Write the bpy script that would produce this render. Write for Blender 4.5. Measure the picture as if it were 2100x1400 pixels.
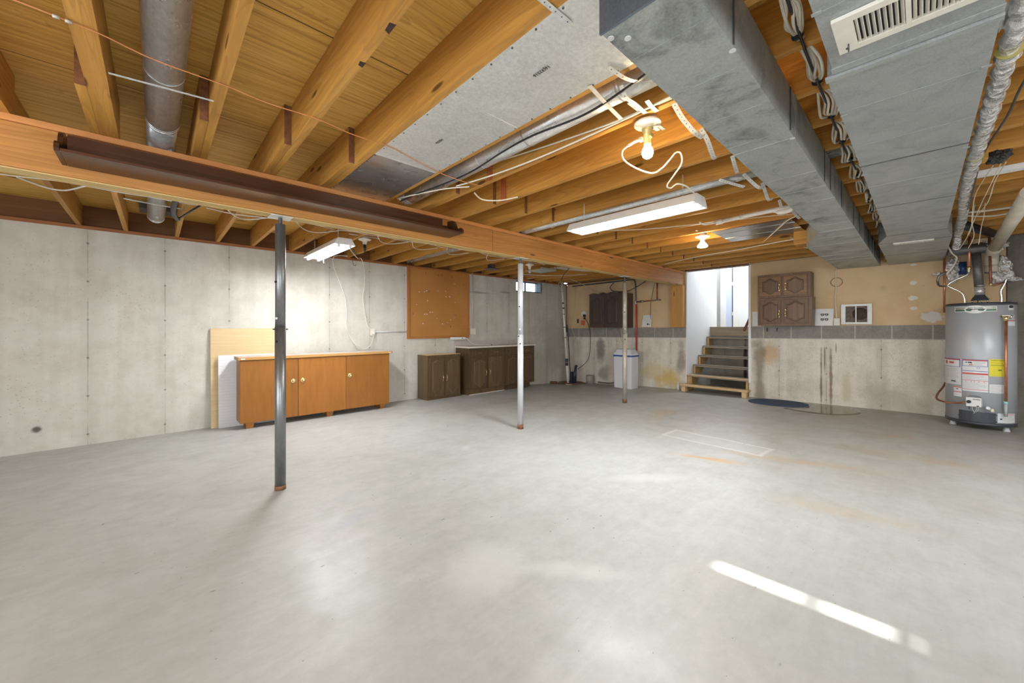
import bpy, bmesh, math, random
from mathutils import Vector, Matrix, noise as mnoise
for o in list(bpy.data.objects): bpy.data.objects.remove(o, do_unlink=True)
C = bpy.context.scene.collection
R = math.radians
random.seed(7)

# ------------------------------------------------------------------ camera
cam = bpy.data.cameras.new('camera'); co = bpy.data.objects.new('camera', cam); C.objects.link(co)
cam.sensor_width = 36; cam.sensor_fit = 'HORIZONTAL'; cam.lens = 36*783/2100
cam.shift_y = -29/2100
cam.clip_start = .05; cam.clip_end = 200
TH = math.atan(840/783)
co.location = (0, 0, 1.25); co.rotation_euler = (R(90), 0, TH-R(90))
bpy.context.scene.camera = co
# ------------------------------------------------------------------ view, world, lights
vs = bpy.context.scene.view_settings
vs.view_transform = 'Standard'; vs.look = 'None'; vs.gamma = 1; vs.use_curve_mapping = False
vs.exposure = 0.15
w = bpy.data.worlds.new('world'); bpy.context.scene.world = w; w.use_nodes = True
w.node_tree.nodes['Background'].inputs[0].default_value = (.88, .94, 1, 1)
w.node_tree.nodes['Background'].inputs[1].default_value = 2.6
def lamp(name, kind, loc, energy, color=(1, 1, 1), aim=None, **kw):
    l = bpy.data.lights.new(name, kind); l.energy = energy; l.color = color
    for k, v in kw.items(): setattr(l, k, v)
    o = bpy.data.objects.new(name, l); C.objects.link(o); o.location = loc
    if aim is not None: o.rotation_euler = Vector(aim).to_track_quat('-Z', 'Y').to_euler()
    return o
lamp('sun', 'SUN', (0, -8, 6), 14, (1, .97, .92), aim=(-.06, 1, -.5875), angle=R(.5))
# added daylight fill for unseen glass doors behind the camera and unseen side window
lamp('added_fill_door', 'AREA', (-3.35, 1.2, 1.25), 88, (.86, .93, 1), aim=(.86, .5, -.08), shape='RECTANGLE', size=3.2, size_y=2.0)
lamp('added_fill_window', 'AREA', (-.6, -3.3, 1.5), 120, (.88, .94, 1), aim=(0, 1, -.1), shape='RECTANGLE', size=2.6, size_y=1.3)
lamp('daylight_stairs', 'AREA', (10.1, 2.9, 3.5), 50, (.9, .95, 1), aim=(-.1, 0, -1), shape='RECTANGLE', size=1.0, size_y=1.0)

# ------------------------------------------------------------------ node helpers
class NT:
    def __init__(s, name, rough=.6, metal=0., spec=.5):
        s.m = bpy.data.materials.new(name); s.m.use_nodes = True
        s.t = s.m.node_tree; s.b = s.t.nodes['Principled BSDF']
        s.b.inputs['Roughness'].default_value = rough; s.b.inputs['Metallic'].default_value = metal
        s.b.inputs['Specular IOR Level'].default_value = spec
        s._tc = None
    def n(s, typ, **kw):
        x = s.t.nodes.new(typ)
        for k, v in kw.items(): setattr(x, k, v)
        return x
    def L(s, a, b): s.t.links.new(a, b)
    def co(s, scale=(1, 1, 1), loc=(0, 0, 0), rot=(0, 0, 0), kind='Object', rnd=False):
        if s._tc is None: s._tc = s.n('ShaderNodeTexCoord')
        mp = s.n('ShaderNodeMapping'); mp.inputs['Scale'].default_value = scale
        mp.inputs['Location'].default_value = loc; mp.inputs['Rotation'].default_value = rot
        src = s._tc.outputs[kind]
        if rnd:
            oi = s.n('ShaderNodeObjectInfo'); ml = s.n('ShaderNodeVectorMath', operation='MULTIPLY')
            s.L(oi.outputs['Random'], ml.inputs[0]); ml.inputs[1].default_value = (37, 53, 71)
            ad = s.n('ShaderNodeVectorMath', operation='ADD'); s.L(src, ad.inputs[0]); s.L(ml.outputs[0], ad.inputs[1]); src = ad.outputs[0]
        s.L(src, mp.inputs[0]); return mp.outputs[0]
    def noise(s, vec, scale=5, detail=4, rough=.55, dist=0.):
        x = s.n('ShaderNodeTexNoise'); x.inputs['Scale'].default_value = scale; x.inputs['Detail'].default_value = detail
        x.inputs['Roughness'].default_value = rough; x.inputs['Distortion'].default_value = dist
        s.L(vec, x.inputs['Vector']); return x.outputs['Fac']
    def voro(s, vec, scale=5, out='Distance', rnd=1.):
        x = s.n('ShaderNodeTexVoronoi'); x.inputs['Scale'].default_value = scale; x.inputs['Randomness'].default_value = rnd
        s.L(vec, x.inputs['Vector']); return x.outputs[out]
    def ramp(s, fac, stops, interp='LINEAR'):
        x = s.n('ShaderNodeValToRGB'); cr = x.color_ramp; cr.interpolation = interp
        while len(cr.elements) > len(stops): cr.elements.remove(cr.elements[-1])
        while len(cr.elements) < len(stops): cr.elements.new(.5)
        for e, (p, c) in zip(cr.elements, stops):
            e.position = p
            e.color = (c, c, c, 1) if isinstance(c, (int, float)) else (*c, 1)
        s.L(fac, x.inputs[0]); return x.outputs[0]
    def mix(s, fac, a, b, mode='MIX'):
        x = s.n('ShaderNodeMix', data_type='RGBA', blend_type=mode)
        if isinstance(fac, (int, float)): x.inputs[0].default_value = fac
        else: s.L(fac, x.inputs[0])
        for i, v in ((6, a), (7, b)):
            if isinstance(v, tuple): x.inputs[i].default_value = (*v, 1)
            else: s.L(v, x.inputs[i])
        return x.outputs[2]
    def math(s, op, a, b=None, c=None, clamp=False):
        x = s.n('ShaderNodeMath', operation=op, use_clamp=clamp)
        for i, v in enumerate((a, b, c)):
            if v is None: continue
            if isinstance(v, (int, float)): x.inputs[i].default_value = v
            else: s.L(v, x.inputs[i])
        return x.outputs[0]
    def sep(s, vec):
        x = s.n('ShaderNodeSeparateXYZ'); s.L(vec, x.inputs[0]); return x.outputs
    def lt(s, v, edge, soft):            # 1 below edge, 0 above, soft step
        x = s.n('ShaderNodeMapRange'); x.interpolation_type = 'SMOOTHSTEP'
        s.L(v, x.inputs[0]); x.inputs[1].default_value = edge-soft; x.inputs[2].default_value = edge+soft
        x.inputs[3].default_value = 1; x.inputs[4].default_value = 0
        return x.outputs[0]
    def spot(s, xyz, axes, cx, cy, rx, ry, soft=.35, wob=None, ang=0.):   # soft ellipse mask
        a = s.math('SUBTRACT', xyz[axes[0]], cx); b = s.math('SUBTRACT', xyz[axes[1]], cy)
        if ang:
            ca, sa = math.cos(ang), math.sin(ang)
            a2 = s.math('ADD', s.math('MULTIPLY', a, ca), s.math('MULTIPLY', b, sa))
            b2 = s.math('SUBTRACT', s.math('MULTIPLY', b, ca), s.math('MULTIPLY', a, sa)); a, b = a2, b2
        a = s.math('DIVIDE', a, rx); b = s.math('DIVIDE', b, ry)
        d = s.math('SQRT', s.math('ADD', s.math('MULTIPLY', a, a), s.math('MULTIPLY', b, b)))
        if wob is not None: d = s.math('ADD', d, s.math('MULTIPLY', s.math('SUBTRACT', wob, .5), 1.6))
        return s.lt(d, 1-soft/2, soft/2+.01)
    def bump(s, h, strength=.2, dist=.01):
        x = s.n('ShaderNodeBump'); x.inputs['Strength'].default_value = strength; x.inputs['Distance'].default_value = dist
        s.L(h, x.inputs['Height']); s.L(x.outputs[0], s.b.inputs['Normal'])
    def col(s, c):
        if isinstance(c, tuple): s.b.inputs['Base Color'].default_value = (*c, 1)
        else: s.L(c, s.b.inputs['Base Color'])
        return s.m
def plain(name, c, rough=.5, metal=0., var=.12, scale=14, bump=.05):
    t = NT(name, rough, metal); v = t.co(rnd=True)
    n = t.noise(v, scale, 3)
    lo = tuple(x*(1-var) for x in c); hi = tuple(min(1, x*(1+var)) for x in c)
    if bump: t.bump(n, bump, .004)
    return t.col(t.ramp(n, [(.3, lo), (.7, hi)]))
def emis(name, c, s):
    t = NT(name); t.b.inputs['Emission Color'].default_value = (*c, 1); t.b.inputs['Emission Strength'].default_value = s
    return t.col(c)
def wood(name, lo, mid, hi, axis=1, cross=26, along=1.3, rough=.55, knots=True, rings=.6, bmp=.08):
    t = NT(name, rough, 0, .35)
    sc = [cross]*3; sc[axis] = along
    n1 = t.noise(t.co(tuple(sc), rnd=True), 1, 4, .6, .4)
    sc2 = [cross*.20]*3; sc2[axis] = along*.30
    n2 = t.noise(t.co(tuple(sc2), rnd=True), 1, 2, .45, .5)
    rg = t.math('FRACT', t.math('MULTIPLY', n2, 22.))
    rg = t.ramp(rg, [(0, 0.), (.6, .35), (.9, 1.), (1, .1)])
    c = t.ramp(n1, [(.25, lo), (.5, mid), (.75, hi)])
    c = t.mix(t.math('MULTIPLY', rg, rings*.38), c, tuple(x*.62 for x in lo), 'MIX')
    n3 = t.noise(t.co((.7, .7, .7), rnd=True), 1.5, 2)
    c = t.mix(.35, c, t.mix(n3, tuple(x*.82 for x in mid), tuple(min(1, x*1.12) for x in hi)))
    if knots:
        ks = [7.0]*3; ks[axis] = 1.7
        k = t.voro(t.co(tuple(ks), rnd=True), 1.0)
        km = t.lt(k, .10, .03)
        c = t.mix(t.math('MULTIPLY', km, .85), c, tuple(x*.22 for x in lo))
    if bmp: t.bump(n1, bmp, .003)
    oi = t.n('ShaderNodeObjectInfo'); hs = t.n('ShaderNodeHueSaturation')
    mr = t.n('ShaderNodeMapRange'); t.L(oi.outputs['Random'], mr.inputs[0]); mr.inputs[3].default_value = .86; mr.inputs[4].default_value = 1.12
    t.L(mr.outputs[0], hs.inputs['Value']); t.L(c, hs.inputs['Color'])
    return t.col(hs.outputs[0])
def galv(name, base=(.46, .48, .485), metal=.55, rough=.42, blot=.5, scale=1., streak=(1, 1, 1), bmp=.25):
    t = NT(name, rough, metal)
    v = t.co(streak, rnd=True)
    n = t.noise(v, 3.2*scale, 6, .65, .6); f = t.noise(v, 60*scale, 3, .7)
    c = t.ramp(n, [(.32, tuple(x*(1-blot*.6) for x in base)), (.48, base), (.62, tuple(min(1, x*1.14) for x in base)), (.75, tuple(x*(1-blot*.25) for x in base))])
    c = t.mix(.40, c, t.ramp(f, [(.3, tuple(x*.55 for x in base)), (.7, tuple(min(1, x*1.25) for x in base))]))
    t.L(t.ramp(n, [(.3, rough*1.25), (.7, rough*.85)]), t.b.inputs['Roughness'])
    t.bump(t.math('ADD', t.math('MULTIPLY', n, .8), t.math('MULTIPLY', f, .3)), bmp, .006)
    return t.col(c)
M = {}
M['joist'] = wood('joist_pine', (.30, .125, .024), (.51, .24, .047), (.66, .36, .085), 1, rings=1.3, bmp=.15)
M['joist_dark'] = wood('joist_aged', (.34, .13, .035), (.45, .18, .05), (.52, .24, .075), 1)
M['endgrain'] = plain('weathered_end_grain', (.17, .065, .022), .8, 0, .35, 30)
M['beam'] = wood('beam_fir', (.29, .105, .026), (.49, .215, .052), (.62, .30, .085), 0, cross=22, along=.9, rings=1.2)
M['plate'] = wood('top_plate', (.46, .17, .05), (.56, .23, .07), (.62, .29, .10), 0)
M['lam'] = wood('beam_underside', (.52, .34, .11), (.64, .44, .17), (.70, .50, .22), 0, knots=False)
M['rim'] = wood('rim_board', (.12, .05, .016), (.19, .08, .025), (.25, .11, .035), 0)
M['sill'] = wood('sill_board', (.22, .08, .03), (.30, .11, .04), (.36, .14, .05), 0, knots=False)
M['shelf'] = wood('stained_shelf', (.032, .012, .006), (.062, .024, .012), (.11, .045, .022), 0, knots=False, rough=.26, rings=.5)
M['post_wood'] = wood('post_fir', (.50, .22, .06), (.62, .31, .09), (.68, .37, .12), 2)
M['step'] = wood('step_boards', (.22, .165, .11), (.33, .26, .18), (.44, .36, .26), 1, knots=False)
M['step_new'] = wood('step_fresh', (.58, .38, .17), (.70, .48, .24), (.78, .57, .31), 1, knots=False)
M['stringer'] = wood('stringer_wood', (.44, .27, .11), (.56, .36, .16), (.64, .43, .21), 0, knots=False)
M['orange'] = wood('orange_veneer', (.22, .077, .013), (.30, .110, .017), (.36, .142, .024), 2, cross=16, along=2.2, knots=False, rings=.18, rough=.4)
M['orange_edge'] = wood('orange_top_edge', (.42, .21, .055), (.52, .27, .08), (.60, .33, .11), 0, knots=False, rough=.4)
M['tan_panel'] = wood('tan_wood_panel', (.56, .40, .20), (.68, .50, .27), (.74, .57, .34), 0, cross=40, knots=False, rings=.3)
M['oakdark'] = wood('dark_oak', (.036, .022, .010), (.088, .055, .026), (.17, .11, .055), 2, cross=30, knots=False, rough=.32)
M['oakmid'] = wood('brown_oak', (.085, .045, .026), (.165, .095, .058), (.27, .165, .10), 2, cross=34, knots=False, rough=.38)
M['oakmid_h'] = wood('brown_oak_frame', (.12, .06, .026), (.23, .125, .06), (.35, .20, .10), 1, cross=34, knots=False, rough=.38)
M['oakblue'] = wood('faded_oak', (.050, .034, .03), (.085, .058, .05), (.125, .082, .06), 2, cross=30, knots=False, rough=.3)
M['worn_highlight'] = plain('worn_edge_highlight', (.15, .10, .055), .5)  # mid tone: worn edge plus the groove's highlight painted in
M['redwood'] = plain('reddish_wood_strip', (.40, .11, .035), .6, 0, .2)
M['groove'] = plain('oak_groove', (.035, .018, .010), .5)
M['pegwood'] = wood('peg_frame', (.36, .13, .03), (.46, .18, .05), (.52, .22, .065), 2, knots=False)
M['galv'] = galv('galvanised_duct', (.36, .375, .37), .3, .42, .4, scale=2.2)
M['galvA'] = galv('weathered_duct', (.36, .375, .36), .3, .40, 1.25, scale=1.5)
M['galvD'] = galv('duct_end_steel', (.16, .19, .23), .6, .4, .4, scale=2)
M['flue'] = galv('flue_steel', (.17, .165, .16), .5, .42, .8, scale=3)
M['galvP'] = galv('panning_sheet', (.74, .74, .72), .5, .34, .14, bmp=.05)
M['galvQ'] = galv('shiny_panning_sheet', (.62, .63, .65), .9, .24, .5, bmp=.25, scale=2)
M['galvR'] = galv('round_duct_steel', (.70, .71, .71), .65, .28, .8, streak=(1, .5, 1), bmp=.22)
M['steel'] = galv('post_steel', (.24, .245, .25), .75, .36, .55, scale=.8, streak=(1, 1, .3), bmp=.1)
M['steelw'] = plain('post_paint_white', (.52, .53, .54), .38, .1, .06)
M['steelt'] = plain('post_paint_tan', (.44, .40, .33), .4, .2, .2, 8)
M['rust'] = plain('rust', (.20, .085, .045), .8, 0, .45, 30)
M['zinc'] = plain('zinc_strap', (.66, .67, .66), .4, .35, .15, 40)
M['strapw'] = plain('pale_strap', (.78, .74, .66), .5, .2, .1)
M['black'] = plain('black_plastic', (.018, .018, .02), .4)
M['bluebk'] = plain('blue_black_plastic', (.02, .03, .05), .35)
M['darksteel'] = plain('dark_steel', (.10, .105, .115), .35, .6, .2)
M['white'] = plain('white_plastic', (.78, .78, .76), .35, 0, .04)
M['ivory'] = plain('ivory_plastic', (.74, .69, .57), .4, 0, .05)
M['cream'] = plain('cream_cable', (.80, .74, .62), .5, 0, .06)
M['cablew'] = plain('white_cable', (.76, .73, .68), .5, 0, .06)
M['cable_tan'] = plain('tan_cable', (.60, .53, .42), .55, 0, .12)
M['wire_or'] = plain('orange_wire', (.55, .22, .08), .5, 0, .15)
M['copper'] = plain('copper', (.62, .27, .15), .32, .75, .2, 10)
M['copperd'] = plain('dull_copper', (.33, .13, .07), .45, .5, .3, 12)
M['brass'] = plain('brass', (.78, .60, .28), .25, .9, .1)
M['chrome'] = plain('chrome', (.75, .74, .70), .18, .95, .1)
M['red'] = plain('red_pipe', (.55, .06, .06), .4, 0, .15)
M['porc'] = plain('porcelain', (.80, .74, .62), .3, 0, .05)
M['tape'] = plain('white_foam_board', (.80, .80, .80), .6, 0, .03)
M['pvc'] = plain('pvc_pipe', (.80, .76, .68), .35, 0, .06)
M['pvc_old'] = plain('beige_pvc', (.60, .53, .42), .4, 0, .12, 6)
M['tank'] = plain('tank_grey', (.45, .47, .50), .38, .15, .03, 5, 0)
M['tankd'] = plain('tank_dark', (.055, .06, .075), .35, .1, .08)
M['label'] = plain('label_white', (.74, .74, .75), .4, 0, .03, 5, 0)
M['labelg'] = plain('label_print_grey', (.50, .50, .52), .5, 0, .05, 5, 0)
M['labelr'] = plain('label_red', (.62, .10, .09), .45, 0, .05, 5, 0)
M['labely'] = plain('label_yellow', (.82, .72, .04), .45, 0, .05, 5, 0)
M['ink'] = plain('ink', (.03, .03, .04), .5, 0, .05, 5, 0)
M['inkr'] = plain('ink_red', (.65, .06, .07), .5, 0, .05, 5, 0)
M['inkb'] = plain('ink_blue', (.05, .09, .35), .5, 0, .05, 5, 0)
M['green'] = plain('green_stripe', (.02, .12, .07), .5, 0, .05, 5, 0)
M['aqua'] = plain('aqua_fitting', (.30, .62, .62), .4)
M['soft'] = plain('softener_white', (.72, .73, .76), .35, 0, .02, 4, 0)
M['blue'] = plain('blue_band', (.03, .09, .30), .35)
M['laminate'] = plain('laminate_top', (.56, .49, .46), .3, 0, .06)
M['laminate_w'] = plain('laminate_front', (.72, .66, .60), .3, 0, .05)
M['wallwhite'] = plain('painted_white', (.82, .83, .84), .5, 0, .02, 3)
M['doorblue'] = plain('door_pale', (.60, .68, .86), .4, 0, .02, 3)
M['trimw'] = plain('trim_white', (.86, .86, .86), .4, 0, .02, 3)
M['greygap'] = plain('jamb_grey', (.48, .48, .46), .5, 0, .04)
M['tube'] = emis('fluorescent_glow', (1, .99, .95), 9)
M['tube2'] = emis('fluorescent_glow_strong', (1, .99, .97), 12)
M['bulbE'] = emis('warm_bulb_glow', (1, .74, .42), 190)
M['floodE'] = emis('flood_bulb_glow', (1, .76, .46), 130)
M['mat'] = plain('blue_rug', (.05, .075, .13), .95, 0, .3, 60, .3)
M['foamdark'] = plain('brown_mesh', (.075, .048, .035), .8, 0, .3, 50, .2)
M['foam'] = plain('insulation', (.50, .28, .07), .9, 0, .3, 30, .4)
M['grillec'] = plain('cream_grille', (.74, .71, .62), .4, .05, .04)
M['dark'] = plain('dark_void', (.012, .012, .012), .9)
def foil():
    t = NT('foil_sleeve', .26, .8); v = t.co((1, 1, 1)); k = t.voro(v, 26); n = t.noise(v, 22, 5, .7)
    t.bump(t.math('ADD', k, n), .9, .02); return t.col(t.ramp(n, [(.35, (.62, .61, .59)), (.6, (.92, .91, .89))]))
M['foil'] = foil()
def glass():
    t = NT('glass', .02); t.b.inputs['Transmission Weight'].default_value = 1; t.b.inputs['IOR'].default_value = 1.45; return t.col((.95, .98, 1))
def frosted():
    t = NT('bright_window_glass', .35); t.b.inputs['Transmission Weight'].default_value = 1; t.b.inputs['IOR'].default_value = 1.1; return t.col((.97, .99, 1))
M['glass'] = glass(); M['frost'] = frosted()

def mat_subfloor():
    t = NT('plywood_subfloor', .6, 0, .3)
    n1 = t.noise(t.co((1.0, 48, 4)), 1, 5, .6, .5); n2 = t.noise(t.co((.5, 3.5, 1)), 1, 2, .5, 1.5)
    c = t.ramp(n1, [(.30, (.48, .255, .05)), (.5, (.72, .43, .10)), (.70, (.82, .53, .15))])
    rg = t.math('FRACT', t.math('MULTIPLY', n2, 14.)); c = t.mix(t.math('MULTIPLY', t.ramp(rg, [(0, 0.), (.8, .3), (.95, 1.), (1, 0.)]), .35), c, (.30, .13, .035))
    k = t.voro(t.co((1.1, 3.4, 1)), 1.0); c = t.mix(t.math('MULTIPLY', t.lt(k, .07, .03), .9), c, (.08, .03, .01))
    s = t.sep(t.co()); d = t.math('ABSOLUTE', t.math('SUBTRACT', t.math('MODULO', t.math('ADD', s[1], 40-2.92+.61), 1.22), .61))
    c = t.mix(t.lt(d, .003, .0015), c, (.03, .015, .006))
    dx = t.math('ABSOLUTE', t.math('SUBTRACT', t.math('MODULO', t.math('ADD', s[0], 41.), 2.44), 1.22)); c = t.mix(t.lt(dx, .003, .0015), c, (.03, .015, .006))
    return t.col(c)
M['subfloor'] = mat_subfloor()

def mat_floor():
    t = NT('concrete_floor', .42, 0, .5)
    v = t.co(); s = t.sep(v)
    big = t.noise(t.co((.55, .8, 1)), 1, 4, .6, .5); mid = t.noise(v, 3.5, 5, .62, .4); fine = t.noise(v, 40, 3, .6)
    c = t.ramp(big, [(.3, (.44, .44, .415)), (.5, (.52, .535, .52)), (.7, (.565, .59, .59))])
    c = t.mix(.35, c, t.ramp(mid, [(.3, (.40, .40, .375)), (.5, (.525, .54, .525)), (.72, (.65, .67, .67))]))
    c = t.mix(t.math('MULTIPLY', t.ramp(fine, [(.35, 0.), (.7, 1.)]), .16), c, (.40, .375, .34))
    stk = t.noise(t.co((1.2, 9, 1), (0, 0, 0), (0, 0, .75)), 1.6, 6, .7, .8); c = t.mix(.20, c, t.ramp(stk, [(.34, (.44, .42, .38)), (.5, (.56, .555, .53)), (.66, (.68, .685, .675))]))
    med = t.noise(v, 11, 6, .7); c = t.mix(.16, c, t.ramp(med, [(.35, (.40, .38, .345)), (.65, (.70, .70, .69))]))
    wob = t.noise(t.co(), 2.2, 5, .65)
    # browner concrete towards the far right corner
    m = t.math('MULTIPLY', t.spot(s, (0, 1), 7.4, .4, 5.2, 4.0, 1.6, wob), .85); c = t.mix(m, c, (.39, .33, .26))
    m = t.math('MULTIPLY', t.spot(s, (0, 1), 8.2, 5.6, 2.0, 2.2, 1., wob), .65); c = t.mix(m, c, (.29, .235, .18))
    for (x, y, rx, ry, cc, a, an) in [(3.85, 1.42, .45, .10, (.66, .36, .13), .8, 1.9), (4.4, .75, .8, .14, (.62, .40, .20), .45, 1.9), (5.4, 2.6, .5, .18, (.62, .40, .19), .35, .2),
                                      (6.2, .2, .6, .12, (.58, .36, .18), .35, 1.7), (3.4, .35, .5, .12, (.60, .43, .27), .35, 1.8), (5.3, .1, .7, .2, (.56, .37, .2), .4, 1.6),
                                      (.95, 2.55, .22, .10, (.40, .42, .53), .45, .5), (1.05, 2.95, .2, .05, (.42, .43, .5), .3, .9), (4.4, 5.0, 1.2, .5, (.44, .37, .29), .35, 0),
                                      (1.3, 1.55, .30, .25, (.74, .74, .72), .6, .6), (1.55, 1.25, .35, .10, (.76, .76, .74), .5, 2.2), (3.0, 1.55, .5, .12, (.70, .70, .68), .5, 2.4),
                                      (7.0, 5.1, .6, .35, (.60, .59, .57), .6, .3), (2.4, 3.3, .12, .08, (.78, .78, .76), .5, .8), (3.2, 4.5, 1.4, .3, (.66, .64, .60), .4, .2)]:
        m = t.math('MULTIPLY', t.spot(s, (0, 1), x, y, rx, ry, .8, wob, an), a); c = t.mix(m, c, cc)
    # chalky rectangular patch outline
    cx, cy, hx, hy, an = 4.49, 1.56, .16, .50, -.05
    for g, op in ((1.0, 1), (.80, -1)):
        pass
    a = t.math('SUBTRACT', s[0], cx); b = t.math('SUBTRACT', s[1], cy)
    ca, sa = math.cos(an), math.sin(an)
    u = t.math('ABSOLUTE', t.math('ADD', t.math('MULTIPLY', a, ca), t.math('MULTIPLY', b, sa)))
    q = t.math('ABSOLUTE', t.math('SUBTRACT', t.math('MULTIPLY', b, ca), t.math('MULTIPLY', a, sa)))
    d = t.math('MAXIMUM', t.math('SUBTRACT', u, hx), t.math('SUBTRACT', q, hy))
    d = t.math('ADD', d, t.math('MULTIPLY', t.math('SUBTRACT', mid, .5), .06))
    ring = t.lt(t.math('ABSOLUTE', d), .018, .016); c = t.mix(t.math('MULTIPLY', ring, .75), c, (.78, .78, .77))
    ins = t.lt(d, 0, .02); c = t.mix(t.math('MULTIPLY', ins, .35), c, (.66, .65, .64))
    # dark specks and chips
    k = t.voro(t.co((1, 1, 1)), 3.1); sz = t.noise(t.co(), 1.1, 2)
    c = t.mix(t.math('MULTIPLY', t.lt(t.math('ADD', k, t.math('MULTIPLY', sz, -.06)), -.008, .006), .8), c, (.09, .085, .08))
    k3 = t.voro(t.co((1, 1.6, 1), (2, 9, 0), (0, 0, 1.1)), 9.0); c = t.mix(t.math('MULTIPLY', t.lt(t.math('ADD', k3, t.math('MULTIPLY', sz, -.13)), -.022, .01), .7), c, (.17, .16, .15))
    k2 = t.voro(t.co((1, 2.2, 1), (5, 3, 0), (0, 0, .6)), 2.3); c = t.mix(t.math('MULTIPLY', t.lt(k2, .028, .012), .7), c, (.16, .15, .14))
    c = t.mix(1., c, (.765, .765, .76), 'MULTIPLY')
    t.L(t.ramp(mid, [(.3, .5), (.7, .33)]), t.b.inputs['Roughness'])
    t.bump(t.math('ADD', mid, t.math('MULTIPLY', fine, .25)), .12, .01)
    return t.col(c)
M['floor'] = mat_floor()

def conc(name, lo, mid, hi, ax, seam0, seamd, tie0, tied, pits=.35, stains=(), ps=26, pe=.015, rough=.85, zband=None):
    t = NT(name, rough, 0, .3); v = t.co(); s = t.sep(v)
    sc = [.9, .9, .9]; big = t.noise(t.co(tuple(sc)), 1, 5, .65, .4); m2 = t.noise(v, 5, 5, .65)
    c = t.ramp(big, [(.3, lo), (.5, mid), (.68, hi)])
    c = t.mix(.42, c, t.ramp(m2, [(.32, lo), (.6, hi)]))
    vsc = [7, 7, 7]; vsc[2] = .5
    st = t.noise(t.co(tuple(vsc)), 1, 3, .6); c = t.mix(.22, c, t.ramp(st, [(.35, lo), (.65, hi)]))
    wob = t.noise(v, 3.0, 4, .6)
    pv = t.voro(v, ps); pm = t.lt(t.math('SUBTRACT', pv, t.math('MULTIPLY', t.noise(v, 2.2, 2), .22)), pe, .02)
    c = t.mix(t.math('MULTIPLY', pm, pits), c, tuple(x*.30 for x in mid))
    d = t.math('ABSOLUTE', t.math('SUBTRACT', t.math('MODULO', t.math('ADD', s[ax], 20*seamd-seam0+seamd/2), seamd), seamd/2))
    sm = t.math('MULTIPLY', t.lt(d, .0035, .003), t.ramp(t.noise(t.co((2, 2, 3)), 1.4, 3), [(.38, 0.), (.55, 1.)]))
    c = t.mix(t.math('MULTIPLY', sm, .55), c, tuple(x*.42 for x in lo))
    c = t.mix(t.math('MULTIPLY', t.lt(d, .05, .05), .14), c, tuple(x*.6 for x in lo))
    dz = t.math('ABSOLUTE', t.math('SUBTRACT', t.math('MODULO', t.math('ADD', s[2], 20*tied-tie0+tied/2), tied), tied/2))
    dd = t.math('SQRT', t.math('ADD', t.math('MULTIPLY', d, d), t.math('MULTIPLY', dz, dz)))
    c = t.mix(t.math('MULTIPLY', t.lt(t.math('ADD', dd, t.math('MULTIPLY', m2, .012)), .016, .007), .75), c, (.12, .105, .09))
    for (x, z, rx, rz, cc, a) in stains:
        m = t.math('MULTIPLY', t.spot(s, (ax, 2), x, z, rx, rz, .7, wob if rx > .04 else t.noise(v, 5, 2, .5)), a); c = t.mix(m, c, cc)
    t.bump(t.math('SUBTRACT', t.math('MULTIPLY', m2, .5), t.math('MULTIPLY', t.math('ADD', pm, sm), .6)), .3, .01)
    return t.col(c)
M['wall_left'] = conc('poured_wall', (.44, .41, .345), (.58, .55, .485), (.67, .645, .585), 0, -.572, .6545, .027, .437, .3,
    [(-.943, .15, .05, .045, (.10, .09, .08), .95), (5.1, 2.0, .55, .035, (.22, .20, .16), .7), (5.9, 2.05, .3, .03, (.2, .18, .15), .6), (7.6, .9, .9, 1.0, (.36, .32, .26), .6)])
DR = [(1.14, .4, .018, .74), (1.095, .72, .014, .35), (1.015, .4, .030, .74), (.95, .92, .014, .15)]
M['wall_back'] = conc('pitted_wall', (.50, .455, .37), (.75, .69, .585), (.87, .82, .72), 1, .42, .653, .05, .43, .9,
    [(x, z, rx, rz, (.25, .17, .10), .85) for x, z, rx, rz in DR] + [(1.86, .75, .16, .22, (.60, .36, .13), .6), (2.03, .4, .13, .95, (.27, .215, .155), .8), (.82, .3, .09, .35, (.55, .40, .2), .5),
     (.35, .05, .5, .45, (.36, .31, .24), .5), (3.75, .15, .35, .28, (.66, .46, .12), .8), (4.05, .25, .4, .3, (.62, .46, .16), .5), (5.45, .65, .18, .40, (.22, .20, .17), .85), (5.35, .1, .2, .25, (.27, .25, .21), .7),
     (3.45, .55, .14, .40, (.24, .21, .17), .7), (6.2, .4, .3, .9, (.40, .34, .26), .4), (2.1, .95, .12, .1, (.3, .26, .2), .5)], ps=52, pe=.045)
M['wall_stair'] = conc('stained_wall', (.25, .22, .17), (.36, .33, .27), (.46, .42, .35), 1, .42, .653, .05, .43, .4,
    [(2.62, .5, .05, .9, (.05, .03, .02), .95), (2.45, .5, .06, .9, (.05, .03, .02), .95), (2.9, .0, .9, .2, (.06, .05, .04), .8)])
M['wall_grey'] = conc('grey_block_wall', (.12, .105, .085), (.22, .195, .16), (.33, .30, .25), 1, -3, .8, .05, .43, .5)
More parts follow.
